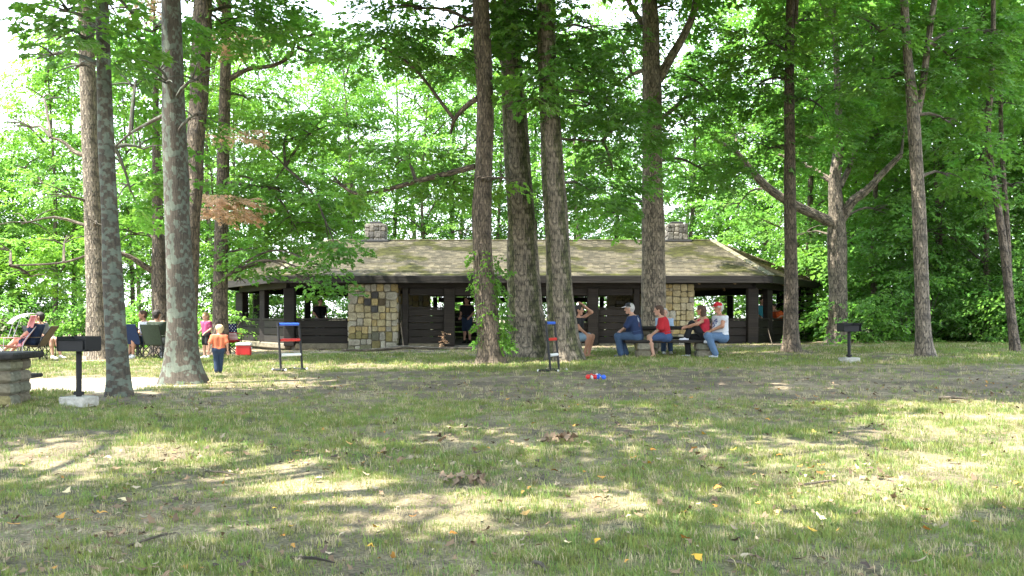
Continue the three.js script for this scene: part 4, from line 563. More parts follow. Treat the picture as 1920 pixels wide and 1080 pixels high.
// ---------------------------------------------------------------- people
function surface(sdf, min, max, cell, k = 1) {       // naive surface nets
  const nx = Math.ceil((max[0] - min[0]) / cell) + 1, ny = Math.ceil((max[1] - min[1]) / cell) + 1, nz = Math.ceil((max[2] - min[2]) / cell) + 1, f = new Float32Array(nx * ny * nz), at3 = (i, j, l) => (l * ny + j) * nx + i;
  for (let l = 0; l < nz; l++) for (let j = 0; j < ny; j++) for (let i = 0; i < nx;) { const v = sdf(min[0] + i * cell, min[1] + j * cell, min[2] + l * cell), skip = Math.max(1, Math.floor(v / cell * 0.7) - 2); for (let s = 0; s < skip && i < nx; s++, i++) f[at3(i, j, l)] = Math.max(v - s * cell, v > 0 && s ? cell * 0.3 : v); }
  const P = [], id = new Int32Array(nx * ny * nz).fill(-1), I = [];
  for (let l = 0; l < nz - 1; l++) for (let j = 0; j < ny - 1; j++) for (let i = 0; i < nx - 1; i++) {
    let m = 0, sx = 0, sy = 0, sz = 0, n = 0; const v = []; for (let c = 0; c < 8; c++) { const q = f[at3(i + (c & 1), j + (c >> 1 & 1), l + (c >> 2))]; v.push(q); if (q < 0) m |= 1 << c; }
    if (m === 0 || m === 255) continue;
    for (let a = 0; a < 8; a++) for (const b of [1, 2, 4]) if (!(a & b) && (v[a] < 0) !== (v[a | b] < 0)) { const t = v[a] / (v[a] - v[a | b]); sx += (a & 1) + (b === 1 ? t : 0); sy += (a >> 1 & 1) + (b === 2 ? t : 0); sz += (a >> 2) + (b === 4 ? t : 0); n++; }
    id[at3(i, j, l)] = P.length / 3; P.push(min[0] + (i + sx / n) * cell, min[1] + (j + sy / n) * cell, min[2] + (l + sz / n) * cell);
  }
  for (let l = 1; l < nz - 1; l++) for (let j = 1; j < ny - 1; j++) for (let i = 1; i < nx - 1; i++) {
    const a = f[at3(i, j, l)] < 0, q = (w, x, y, z, flip) => { if (w < 0 || x < 0 || y < 0 || z < 0) return; flip ? I.push(w, x, y, w, y, z) : I.push(w, y, x, w, z, y); };
    if (a !== f[at3(i + 1, j, l)] < 0) q(id[at3(i, j, l)], id[at3(i, j - 1, l)], id[at3(i, j - 1, l - 1)], id[at3(i, j, l - 1)], !a);
    if (a !== f[at3(i, j + 1, l)] < 0) q(id[at3(i, j, l)], id[at3(i, j, l - 1)], id[at3(i - 1, j, l - 1)], id[at3(i - 1, j, l)], !a);
    if (a !== f[at3(i, j, l + 1)] < 0) q(id[at3(i, j, l)], id[at3(i - 1, j, l)], id[at3(i - 1, j - 1, l)], id[at3(i, j - 1, l)], !a);
  }
  const g = new THREE.BufferGeometry(); g.setAttribute('position', new THREE.Float32BufferAttribute(P, 3)); g.setIndex(I); g.computeVertexNormals();
  g.setAttribute('uv', new THREE.Float32BufferAttribute(P.flatMap((_, i) => i % 3 ? [] : [P[i] * 4 + P[i + 2] * 3, P[i + 1] * 4]), 2)); return g;
}
const cap = (a, b, ra, rb) => { const dx = b.x - a.x, dy = b.y - a.y, dz = b.z - a.z, L = dx * dx + dy * dy + dz * dz + 1e-9; return (x, y, z) => { const t = clamp(((x - a.x) * dx + (y - a.y) * dy + (z - a.z) * dz) / L, 0, 1); return Math.hypot(x - a.x - dx * t, y - a.y - dy * t, z - a.z - dz * t) - ra - (rb - ra) * t; }; };
const smin = (list, k, grow = 0) => (x, y, z) => { let d = 1e9; for (const f of list) { const e = f(x, y, z) - grow, h = Math.max(k - Math.abs(d - e), 0) / k; d = Math.min(d, e) - h * h * k * 0.25; } return d; };
function meshOf(list, k, grow, cell, pts, pad, cut) { const mn = [1e9, 1e9, 1e9], mx = [-1e9, -1e9, -1e9]; for (const p of pts) { const a = [p.x, p.y, p.z]; for (let i = 0; i < 3; i++) { mn[i] = Math.min(mn[i], a[i] - pad); mx[i] = Math.max(mx[i], a[i] + pad); } } const s = smin(list, k, grow); return surface(cut ? (x, y, z) => Math.max(s(x, y, z), cut(x, y, z)) : s, mn, mx, cell); }
const skinOf = (r, g, b) => paint(r, g, b, 0.6);
const skins = { fair: skinOf(0.5, 0.28, 0.19), tan: skinOf(0.4, 0.2, 0.12), brown: skinOf(0.26, 0.12, 0.07) };
const eyeMat = paint(0.02, 0.015, 0.012, 0.3), lipMat = paint(0.32, 0.1, 0.08, 0.5);
// pose o: scale s, hip height, lean (forward +), bend sideways, head {turn, nod}, arms {L, R: [elbow, wrist]}, legs {L, R: [knee, ankle]} in metres, facing +z, left = +x
function person(label, pos, turn, o) {
  const t = thing('person', label, 'person', pos, turn, o.group), s = o.s ?? 1, b = o.build ?? 1, v = (a) => V(a[0] * s, a[1] * s, a[2] * s);
  const hip = V(0, o.hip * s, 0), up = V(Math.sin(o.side ?? 0), Math.cos(o.lean ?? 0), Math.sin(o.lean ?? 0)).normalize(), at1 = (d, x = 0, f = 0) => hip.clone().addScaledVector(up, d * s).add(V(x * s, -f * up.z * s, f * up.y * s));
  const chest = at1(0.34), neck = at1(0.5), headC = at1(0.655).add(V(0, 0, (0.03 + (o.crane ?? 0)) * s)), sh = { L: at1(0.44, 0.185 * Math.sqrt(b)), R: at1(0.44, -0.185 * Math.sqrt(b)) };
  const K = {}, A = {}, El = {}, Wr = {}; for (const k of ['L', 'R']) { K[k] = v(o.legs[k][0]); A[k] = v(o.legs[k][1]); El[k] = v(o.arms[k][0]); Wr[k] = v(o.arms[k][1]); }
  const H = { L: at1(-0.02, 0.09), R: at1(-0.02, -0.09) };
  const torso = [], arms = { L: [], R: [] }, legs = { L: [], R: [] }, belly = o.belly ?? 0;
  torso.push(cap(sh.L, sh.R, 0.07 * s, 0.07 * s), cap(at1(0.08, 0.07 * b), at1(0.36, 0.09 * b), 0.1 * s * b, 0.105 * s * b), cap(at1(0.08, -0.07 * b), at1(0.36, -0.09 * b), 0.1 * s * b, 0.105 * s * b), cap(H.L, H.R, 0.105 * s * b, 0.105 * s * b)); if (belly) torso.push(cap(at1(0.1, 0, 0.05 + belly), at1(0.24, 0, 0.05 + belly), 0.12 * s, 0.11 * s));
  const neckP = cap(neck.clone().addScaledVector(up, -0.05 * s), headC, 0.055 * s, 0.05 * s), thighs = {}, calves = {}, upper = {}, fore = {};
  const all = [...torso, neckP]; const pts = [hip, neck, headC, sh.L, sh.R];
  for (const k of ['L', 'R']) {
    thighs[k] = cap(H[k], K[k], 0.088 * s * b, 0.056 * s); calves[k] = cap(K[k], A[k], 0.055 * s, 0.038 * s); upper[k] = cap(sh[k], El[k], 0.052 * s * Math.sqrt(b), 0.04 * s); fore[k] = cap(El[k], Wr[k], 0.042 * s, 0.028 * s);
    const calfMid = K[k].clone().lerp(A[k], 0.35).add(V(0, 0, -0.015 * s)); all.push(thighs[k], calves[k], cap(K[k].clone().lerp(A[k], 0.12), calfMid, 0.045 * s, 0.055 * s), upper[k], fore[k]); pts.push(K[k], A[k], El[k], Wr[k]);
  }
  const cell = (o.cell ?? 0.016) * Math.max(0.7, s), geos = [meshOf(all, 0.05 * s, 0, cell, pts, 0.2 * s)];
  // feet
  const toe = {}; for (const k of ['L', 'R']) { const d = o.toes?.[k] ?? [0, -0.06, 0.15]; toe[k] = A[k].clone().add(v(d)); }
  const feet = ['L', 'R'].flatMap((k) => [cap(A[k].clone().add(v([0, -0.045, -0.02])), toe[k], 0.036 * s, 0.03 * s), cap(A[k], A[k].clone().add(v([0, -0.03, 0.01])), 0.038 * s, 0.04 * s)]);
  // head with face, its own finer grid
  const ht = o.head?.turn ?? 0, hn = o.head?.nod ?? 0, Q = new THREE.Quaternion().setFromEuler(new THREE.Euler(hn, ht, 0, 'YXZ')), hp = (x, y, z) => V(x * s, y * s, z * s).applyQuaternion(Q).add(headC), hs = (o.headScale ?? 1) * s;
  const hq = (x, y, z) => V(x * hs, y * hs, z * hs).applyQuaternion(Q).add(headC);
  const head = [cap(hq(0, 0.035, -0.02), hq(0, 0.045, 0.02), 0.088 * hs, 0.08 * hs), cap(hq(0, -0.01, 0.02), hq(0, -0.075, 0.055), 0.07 * hs, 0.042 * hs), cap(hq(0, 0.02, 0.1), hq(0, -0.02, 0.112), 0.011 * hs, 0.016 * hs), cap(hq(0.083, 0.02, -0.005), hq(0.08, -0.02, 0), 0.017 * hs, 0.012 * hs), cap(hq(-0.083, 0.02, -0.005), hq(-0.08, -0.02, 0), 0.017 * hs, 0.012 * hs), cap(hq(-0.035, 0.035, 0.082), hq(0.035, 0.035, 0.082), 0.013 * hs, 0.013 * hs), neckP];
  geos.push(meshOf(head, 0.02 * s, 0, 0.0085 * hs, [headC, neck], 0.16 * hs));
  // hands: palm, four fingers, thumb
  for (const k of ['L', 'R']) {
    const w = Wr[k], d = w.clone().sub(El[k]).normalize(), hd = o.hands?.[k] ? v(o.hands[k]).normalize() : d, sideRef = Math.abs(hd.y) > 0.8 ? V(0, 0, 1) : V(0, 1, 0), ac = V(0, 0, 0).crossVectors(hd, sideRef).normalize().multiplyScalar(k === 'L' ? 1 : -1), nr = V(0, 0, 0).crossVectors(ac, hd).normalize().multiplyScalar(k === 'L' ? -1 : 1), q = (f, x, n) => w.clone().addScaledVector(hd, f * s).addScaledVector(ac, x * s).addScaledVector(nr, n * s), L = [];
    L.push(cap(w, q(0.04, 0, 0), 0.026 * s, 0.028 * s), cap(q(0.03, -0.022, 0), q(0.085, -0.028, 0), 0.016 * s, 0.014 * s), cap(q(0.03, 0.022, 0), q(0.085, 0.028, 0), 0.017 * s, 0.014 * s));
    [[-0.033, 0.062], [-0.011, 0.075], [0.011, 0.08], [0.032, 0.07]].forEach(([x, l]) => { L.push(cap(q(0.085, x, 0), q(0.085 + l * 0.5, x * 1.1, 0.012), 0.0105 * s, 0.0095 * s), cap(q(0.085 + l * 0.5, x * 1.1, 0.012), q(0.085 + l * 0.85, x * 1.12, 0.04), 0.0095 * s, 0.008 * s)); });
    L.push(cap(q(0.02, 0.028, 0), q(0.06, 0.058, 0.012), 0.014 * s, 0.011 * s), cap(q(0.06, 0.058, 0.012), q(0.09, 0.062, 0.03), 0.011 * s, 0.009 * s));
    geos.push(meshOf(L, 0.008 * s, 0, 0.0065 * Math.max(s, 0.8), [w, q(0.17, 0, 0)], 0.075 * s));
  }
  if (o.barefoot) geos.push(meshOf(feet, 0.03 * s, 0, 0.009 * s, [A.L, A.R, toe.L, toe.R], 0.08 * s));
  geos.forEach((g) => g.deleteAttribute('uv'));
  const body = mesh('body', mergeGeometries(geos), o.skin ?? skins.fair, t);
  for (const e of [-1, 1]) { const m = mesh('eye', new THREE.SphereGeometry(0.011 * hs, 8, 6), eyeMat, t); m.position.copy(hq(e * 0.033, 0.018, 0.088)); }
  const mo = mesh('mouth', new THREE.SphereGeometry(0.018 * hs, 8, 5), lipMat, t); mo.position.copy(hq(0, -0.05, 0.083)); mo.quaternion.copy(Q); mo.scale.set(1.1, 0.3, 0.6);
  if (!o.barefoot) mesh('shoes', meshOf(feet, 0.03 * s, 0.008 * s, 0.011 * s, [A.L, A.R, toe.L, toe.R], 0.09 * s), o.shoes ?? M.white, t);
  // shirt
  const sl = o.sleeve ?? 0.55, sleeves = sl > 0 ? ['L', 'R'].flatMap((k) => sl > 1 ? [upper[k], cap(El[k], El[k].clone().lerp(Wr[k], sl - 1), 0.048 * s, 0.036 * s)] : [cap(sh[k], sh[k].clone().lerp(El[k], sl), 0.058 * s * Math.sqrt(b), 0.055 * s)]) : [];
  const neckCut = (x, y, z) => (x - neck.x) * up.x + (y - neck.y) * up.y + (z - neck.z) * up.z + (sl > 0 ? 0.012 : 0.05) * s, hem = at1(o.hem ?? -0.06), hemCut = (x, y, z) => -((x - hem.x) * up.x + (y - hem.y) * up.y + (z - hem.z) * up.z), fold = (x, y, z) => 0.012 * s * (noise(x * 22 + 3, y * 9, z * 22 + 0.5) - 0.5);
  if (o.shirt) { const sg = meshOf([...torso, ...sleeves].map((f) => (x, y, z) => f(x, y, z) + fold(x, y, z)), 0.05 * s, 0.02 * s, cell * 0.85, [sh.L, sh.R, hem, ...(sl > 0 ? [sh.L.clone().lerp(El.L, Math.min(sl, 1)), sh.R.clone().lerp(El.R, Math.min(sl, 1))] : []), ...(sl > 1 ? [Wr.L, Wr.R] : [])], 0.22 * s, (x, y, z) => Math.max(neckCut(x, y, z), hemCut(x, y, z)));
    let sm = o.shirt;
    if (o.print) {                                      // a printed emblem: [up, across, front or back, radius, colour]
      sm = o.shirt.clone(); sm.color.set(0xffffff); sm.vertexColors = true; const P = sg.attributes.position, K = [];
      for (let i = 0; i < P.count; i++) { let c = o.shirt.color; for (const [u, x, f, r, col] of o.print) { const q = at1(u, x, f), d = Math.hypot(P.getX(i) - q.x, (P.getY(i) - q.y) * 1.2, P.getZ(i) - q.z); if (d < r && noise(P.getX(i) * 70 + P.getZ(i) * 60, P.getY(i) * 60, 0.4) > 0.42) c = col; } K.push(c.r, c.g, c.b); }
      sg.setAttribute('color', new THREE.Float32BufferAttribute(K, 3));
    }
    mesh('shirt', sg, sm, t); }
  // trousers or shorts
  const len = o.trouser ?? 1.95, waist = at1(0.1), wl = (x, y, z) => (x - waist.x) * up.x + (y - waist.y) * up.y + (z - waist.z) * up.z;
  const leg = ['L', 'R'].flatMap((k) => len > 1 ? [thighs[k], cap(K[k], K[k].clone().lerp(A[k], len - 1), 0.06 * s, 0.055 * s)] : [cap(H[k], H[k].clone().lerp(K[k], len), 0.092 * s * b, 0.082 * s)]);
  if (o.pants) mesh(len > 1 ? 'trousers' : 'shorts', meshOf([torso[1], torso[2], torso[3]].map((f) => (x, y, z) => Math.max(f(x, y, z), wl(x, y, z))).concat(leg).map((f) => (x, y, z) => f(x, y, z) + fold(x, y, z)), 0.04 * s, 0.021 * s, cell * 0.85, [hip, waist, ...(len > 1 ? [K.L, K.R, A.L, A.R] : [K.L, K.R])], 0.2 * s), o.pants, t);
  // hair and cap
  if (o.hair) { const hl = [cap(hq(0, 0.05, -0.03), hq(0, 0.06, 0.015), 0.096 * hs, 0.088 * hs)]; if (o.long) hl.push(cap(hq(0, 0.02, -0.06), hq(0, -0.05 - o.long, -0.075), 0.085 * hs, 0.06 * hs)); else hl.push(cap(hq(0, 0, -0.05), hq(0, -0.04, -0.045), 0.07 * hs, 0.06 * hs)); const face = hq(0, 0.03, 0.06), fn = V(0, -0.35, 1).normalize().applyQuaternion(Q); mesh('hair', meshOf(hl.map((f) => (x, y, z) => f(x, y, z) + 0.012 * (noise(x * 60, y * 40, z * 60 + 0.5) - 0.5)), 0.04 * s, 0, 0.01 * hs, [headC, ...(o.long ? [hq(0, -0.05 - o.long, -0.075)] : [])], 0.16 * hs, (x, y, z) => (x - face.x) * fn.x + (y - face.y) * fn.y + (z - face.z) * fn.z), o.hair, t); }
  if (o.cap) { const cy = hq(0, 0.055, 0), cn = V(0, 1, -0.1).normalize().applyQuaternion(Q), c = meshOf([cap(hq(0, 0.045, -0.02), hq(0, 0.06, 0.02), 0.1 * hs, 0.094 * hs)], 0.02, 0, 0.01 * hs, [headC], 0.19 * hs, (x, y, z) => -((x - cy.x) * cn.x + (y - cy.y) * cn.y + (z - cy.z) * cn.z)); const cm = mesh('cap', c, o.cap, t); const br = mesh('brim', new THREE.CylinderGeometry(0.085 * hs, 0.085 * hs, 0.012 * hs, 16), o.brim ?? o.cap, cm); br.position.copy(hq(0, 0.06, 0.1)); br.quaternion.copy(Q).multiply(new THREE.Quaternion().setFromEuler(new THREE.Euler(0.15, 0, 0))); br.scale.set(0.95, 1, 1.05); }
  return t;
}
const sitLegs = { L: [[0.1, 0.5, 0.4], [0.11, 0.085, 0.42]], R: [[-0.1, 0.5, 0.4], [-0.11, 0.085, 0.44]] }, kneeArms = { L: [[0.24, 0.72, 0.12], [0.14, 0.56, 0.34]], R: [[-0.24, 0.72, 0.12], [-0.14, 0.56, 0.34]] };
const hairM = { blond: paint(0.55, 0.42, 0.22, 0.7), brown: paint(0.07, 0.035, 0.02, 0.7), dark: paint(0.02, 0.014, 0.011, 0.7), grey: paint(0.4, 0.38, 0.35, 0.7) };
const clothM = { orange: cloth(0.72, 0.2, 0.09), navy: cloth(0.02, 0.04, 0.11), jeans: cloth(0.06, 0.11, 0.2), jeansDark: cloth(0.025, 0.05, 0.1), red: cloth(0.55, 0.02, 0.03), crimson: cloth(0.62, 0.03, 0.06), white: cloth(0.78, 0.79, 0.82), black: cloth(0.012, 0.012, 0.014), pale: cloth(0.42, 0.55, 0.72), teal: cloth(0.06, 0.34, 0.42), hot: cloth(0.8, 0.14, 0.03), grey: cloth(0.25, 0.26, 0.27), maroon: cloth(0.22, 0.03, 0.04), pink: cloth(0.5, 0.08, 0.2), denimPale: cloth(0.3, 0.42, 0.52), blueShort: cloth(0.06, 0.11, 0.24), olive: cloth(0.05, 0.07, 0.045) };
// the child
person('small blond child in orange shirt and blue jeans walking across the lawn', onGround(410, 20.6), Math.PI + 0.35, { s: 0.6, headScale: 1.3, hip: 0.82, lean: 0.06, side: -0.04, crane: 0.02, head: { turn: 0.5, nod: 0.08 }, arms: { L: [[0.3, 1.02, -0.06], [0.33, 0.78, 0.02]], R: [[-0.27, 1.02, -0.08], [-0.3, 0.76, -0.04]] }, legs: { L: [[0.09, 0.46, 0.04], [0.07, 0.085, -0.03]], R: [[-0.08, 0.46, 0.07], [-0.06, 0.085, 0.08]] }, shirt: clothM.orange, pants: clothM.jeansDark, hair: hairM.blond, shoes: paint(0.06, 0.05, 0.05), sleeve: 0.85, hem: -0.12, build: 1.12, cell: 0.018 });
// the group at the table; benches run left to right, people face left
const seat = (px, dz, lift = 0) => { const p = onGround(px, 24.2 + dz); p.y = NB.y + lift; return p; };
person('man in navy shirt, jeans and black cap seated on the left end of the bench', seat(1194, 0), -Math.PI / 2 - 0.35, { hip: 0.53, lean: 0.2, build: 1.22, belly: 0.05, head: { turn: 0.15, nod: 0.05 }, crane: 0.02, arms: { L: [[0.3, 0.74, 0.2], [0.1, 0.62, 0.4]], R: [[-0.28, 0.74, 0.2], [-0.08, 0.66, 0.38]] }, legs: { L: [[0.15, 0.52, 0.44], [0.12, 0.085, 0.36]], R: [[-0.13, 0.52, 0.44], [-0.14, 0.085, 0.3]] }, print: [[0.36, 0.08, -0.14, 0.09, C(0.6, 0.62, 0.68)], [0.24, 0.1, -0.14, 0.08, C(0.12, 0.06, 0.08)]], shirt: clothM.navy, pants: clothM.jeans, hair: hairM.grey, cap: paint(0.015, 0.015, 0.02, 0.7), brim: paint(0.7, 0.7, 0.68, 0.7), shoes: paint(0.08, 0.08, 0.09), sleeve: 0.9, hem: -0.13 });
person('woman in red shirt and blue shorts sitting forward on the middle of the bench', seat(1249, -0.08), -Math.PI / 2 - 0.1, { s: 0.95, hip: 0.55, lean: 0.22, build: 1.15, belly: 0.02, head: { turn: 0.1, nod: 0.05 }, crane: 0.02, arms: { L: [[0.27, 0.75, 0.16], [0.17, 0.57, 0.38]], R: [[-0.26, 0.75, 0.14], [-0.15, 0.58, 0.36]] }, legs: { L: [[0.12, 0.53, 0.42], [0.12, 0.085, 0.32]], R: [[-0.1, 0.53, 0.42], [-0.1, 0.085, 0.36]] }, shirt: clothM.red, pants: clothM.blueShort, trouser: 0.7, hair: hairM.brown, long: 0.04, barefoot: true, sleeve: 0.95, hem: -0.12 });
person('woman in red tank top and black trousers hugging one raised knee on the bench', seat(1322, -0.02), -Math.PI / 2 + 0.1, { s: 0.95, hip: 0.54, lean: 0.12, head: { turn: -0.5, nod: 0 }, arms: { L: [[0.2, 0.86, 0.26], [0.1, 0.78, 0.5]], R: [[-0.2, 0.88, 0.26], [0.0, 0.8, 0.5]] }, legs: { L: [[0.06, 0.86, 0.36], [0.05, 0.52, 0.5]], R: [[-0.13, 0.52, 0.42], [-0.13, 0.085, 0.4]] }, shirt: clothM.crimson, pants: clothM.black, trouser: 1.9, hair: hairM.brown, long: 0.14, skin: skins.tan, shoes: paint(0.55, 0.55, 0.6), sleeve: 0 });
person('man in white sleeveless shirt and red cap seated at the right end of the bench', seat(1352, -0.1), -Math.PI / 2 + 0.28, { s: 1.03, hip: 0.5, lean: 0.06, build: 1.12, belly: 0.03, head: { turn: 0.1, nod: 0.04 }, arms: { L: [[0.28, 0.74, 0.12], [0.1, 0.62, 0.36]], R: [[-0.27, 0.74, 0.1], [-0.08, 0.62, 0.34]] }, legs: { L: [[0.1, 0.52, 0.4], [0.12, 0.085, 0.2]], R: [[-0.12, 0.56, 0.38], [0.08, 0.44, 0.3]] }, print: [[0.36, 0.03, 0.15, 0.1, C(0.1, 0.14, 0.3)], [0.26, 0.03, 0.16, 0.06, C(0.1, 0.14, 0.3)]], shirt: clothM.white, pants: cloth(0.13, 0.22, 0.36), hair: hairM.grey, cap: cloth(0.62, 0.02, 0.03), shoes: paint(0.45, 0.46, 0.48), sleeve: 0.15, hem: -0.12, skin: skins.tan });
person('person in pale blue shirt sitting behind the woman in red', onGround(1245, 26.1), Math.PI * 0.02, { s: 0.84, hip: 0.6, lean: 0.1, arms: kneeArms, legs: sitLegs, shirt: clothM.pale, pants: clothM.jeans, hair: hairM.grey, sleeve: 0.8 });
{ const p = onGround(1270, 26.25), b = thing('stone_bench', 'far bench of the stone picnic table, mostly hidden', 'bench', p); for (const x of [-0.72, 0.72]) rubble(b, 'support', 0.34, 0.36, 0.36, x, 0, 0, oldStone); for (const z of [-0.11, 0.11]) box('seat_plank', b, wood[1], [0, 0.395, z], [2.35, 0.07, 0.2], 0, 0.015); }
// seated behind the rightmost close trunk
person('person in dark top and denim shorts half hidden behind the right close trunk', onGround(1080, 25), Math.PI / 2 - 0.5, { hip: 0.5, lean: 0.1, crane: -0.02, head: { turn: 0.3 }, arms: { L: [[0.26, 1.12, 0.3], [0.1, 1.3, 0.14]], R: [[-0.24, 0.72, 0.2], [-0.14, 0.56, 0.38]] }, legs: { L: [[0.1, 0.52, 0.4], [0.1, 0.085, 0.3]], R: [[-0.12, 0.52, 0.42], [-0.1, 0.085, 0.28]] }, shirt: clothM.black, pants: clothM.denimPale, trouser: 0.7, hair: hairM.dark, long: 0.1, skin: skins.tan, barefoot: true, sleeve: 0.4 });
{ const p = onGround(1079, 25), b = thing('log_stool', 'short log seat behind the right close trunk', 'stool', p); mesh('log', sweep([V(0, -0.05, 0), V(0, 0.2, 0), V(0, 0.4, 0)], [0.17, 0.16, 0.16], { segs: 14, step: 0.1 }), bark.grey, b); mesh('seat_face', new THREE.CylinderGeometry(0.155, 0.155, 0.03, 16).translate(0, 0.395, 0), paleWood, b); }
// inside the shelter
const stand = { hip: 0.92, lean: 0.02, arms: { L: [[0.26, 1.12, -0.02], [0.2, 0.98, 0.2]], R: [[-0.26, 1.12, -0.02], [-0.2, 0.98, 0.2]] }, legs: { L: [[0.1, 0.5, 0.02], [0.11, 0.085, 0]], R: [[-0.1, 0.5, 0.02], [-0.11, 0.085, 0]] } };
const inside = (px, D) => V(X(px, D), 0.74, -D);
person('standing person in dark shirt and blue shorts in the shelter doorway', inside(876, 37.5), -0.4, { ...stand, shirt: clothM.black, pants: clothM.jeansDark, trouser: 0.95, hair: hairM.dark, shoes: M.black });
person('standing person in grey shirt and dark red trousers inside the shelter', inside(957, 36.6), 1.4, { ...stand, shirt: clothM.grey, pants: clothM.maroon, hair: hairM.dark, shoes: M.black });
person('person in teal shirt at the right end of the shelter', inside(1428, 38), 0.4, { ...stand, shirt: clothM.teal, pants: clothM.grey, hair: hairM.dark, shoes: M.black });
person('person in bright orange shirt at the right end of the shelter', V(X(1461, 38), 0.74, -38), -1.2, { ...stand, hip: 0.8, s: 0.95, lean: 0.35, shirt: clothM.hot, pants: clothM.grey, hair: hairM.dark, legs: sitLegs.L && { L: [[0.1, 0.5, 0.2], [0.11, 0.085, 0]], R: [[-0.1, 0.5, 0.2], [-0.11, 0.085, 0]] }, shoes: M.black, sleeve: 0.7 });
person('dark figure standing at the left end of the shelter', inside(600, 40), 0.6, { ...stand, shirt: clothM.black, pants: clothM.grey, hair: hairM.dark, shoes: M.black });
// ---------------------------------------------------------------- camp at the left
function campChair(px, D, turn, label, back, seatM, o = {}) {
  const t = thing('camp_chair', label, 'chair', onGround(px, D), turn, 'folding camp chairs'), w = 0.54, rec = o.rec ?? 0.12, m = o.frame ?? M.iron;
  for (const s of [-1, 1]) { mesh('leg', tube([V(s * w / 2, 0.01, 0.24), V(-s * w / 2 * 0.86, 0.42, 0.2)], 0.012, 6), m, t); mesh('leg', tube([V(s * w / 2, 0.01, -0.24), V(-s * w / 2 * 0.86, 0.42, -0.2)], 0.012, 6), m, t); mesh('back_post', tube([V(s * w / 2, 0.01, -0.24), V(s * w / 2, 0.45, -0.24), V(s * w / 2, 0.92, -0.3 - rec)], 0.012, 6), m, t); mesh('front_post', tube([V(s * w / 2, 0.01, 0.24), V(s * w / 2, 0.62, 0.22)], 0.012, 6), m, t); mesh('armrest', chamfer(0.07, 0.02, 0.5, 0.008).translate(s * w / 2, 0.63, -0.02), seatM, t); }
  const sheet = (p0, p1, sag) => { const g = new THREE.BoxGeometry(w, 0.012, 1, 8, 1, 8), a = g.attributes.position; for (let i = 0; i < a.count; i++) { const x = a.getX(i), u = a.getZ(i) + 0.5, y = a.getY(i), k = 1 - (2 * x / w) ** 2; a.setXYZ(i, x, lerp(p0[0], p1[0], u) + y - sag[0] * k * Math.sin(u * 3.14), lerp(p0[1], p1[1], u) - sag[1] * k + y * 0.6); } g.computeVertexNormals(); return g; };
  mesh('seat', sheet([0.4, -0.22], [0.44, 0.24], [0.06, 0]), seatM, t); mesh('backrest', sheet([0.93, -0.3 - rec], [0.4, -0.2], [0, 0.06]), back, t);
  return t;
}
const flagTex = (() => { const c = document.createElement('canvas'); c.width = 256; c.height = 256; const g = c.getContext('2d'); g.fillStyle = '#f2f0ee'; g.fillRect(0, 0, 256, 256); g.fillStyle = '#b3202c'; for (let i = 0; i < 7; i++) g.fillRect(0, 130 + i * 20, 256, 10); g.fillStyle = '#1a2550'; g.fillRect(0, 0, 256, 130); g.fillStyle = '#f2f0ee'; for (let r = 0; r < 5; r++) for (let q = 0; q < 6; q++) { const x = 24 + q * 40 + (r % 2) * 18, y = 16 + r * 25; g.beginPath(); for (let k = 0; k < 10; k++) { const a = k * Math.PI / 5 - 1.57, d = k % 2 ? 4 : 9; g.lineTo(x + Math.cos(a) * d, y + Math.sin(a) * d); } g.fill(); } const t = new THREE.CanvasTexture(c); t.colorSpace = THREE.SRGBColorSpace; return t; })();
campChair(262, 27.5, 2.7, 'dark navy folding camp chair beside the far small grill', clothM.navy, clothM.navy);
campChair(296, 27, Math.PI - 0.2, 'olive green folding camp chair beside the rough low trunk', clothM.olive, clothM.olive);
campChair(432, 30, 0.5, 'folding camp chair with stars and stripes print beside the red cooler', std({ map: flagTex, side: THREE.DoubleSide }), clothM.red);
const onChair = (px, D, turn, label, o) => person(label, onGround(px, D), turn, { hip: 0.53, lean: -0.12, arms: kneeArms, legs: sitLegs, cell: 0.02, ...o });
onChair(296, 27.05, Math.PI - 0.2, 'person seen from behind in the olive green camp chair', { shirt: clothM.olive, pants: clothM.grey, hair: hairM.dark, skin: skins.tan });
onChair(276, 27.6, -0.9, 'person in white shirt seated between the grill and the green chair', { shirt: clothM.white, pants: clothM.jeansDark, trouser: 0.9, hair: hairM.brown, lean: 0.15, skin: skins.tan });
campChair(278, 27.7, -0.9, 'brown camp chair under the person in white shirt', clothM.grey, clothM.grey);
person('girl in pink shirt and dark shorts beyond the small child', onGround(387, 27.5), -0.6, { ...stand, s: 0.72, headScale: 1.15, shirt: clothM.pink, pants: clothM.black, trouser: 0.8, hair: cloth(0.4, 0.26, 0.12), long: 0.16, shoes: M.white });
{ const t = thing('cooler', 'red cooler box with white lid beside the shelter', 'cooler', onGround(457, 29), 0.15); box('body', t, M.red, [0, 0.15, 0], [0.42, 0.28, 0.3], 0, 0.03); box('lid', t, M.white, [0, 0.33, 0], [0.44, 0.08, 0.32], 0, 0.025); for (const s of [-1, 1]) box('handle', t, M.white, [s * 0.22, 0.22, 0], [0.025, 0.05, 0.16]); }
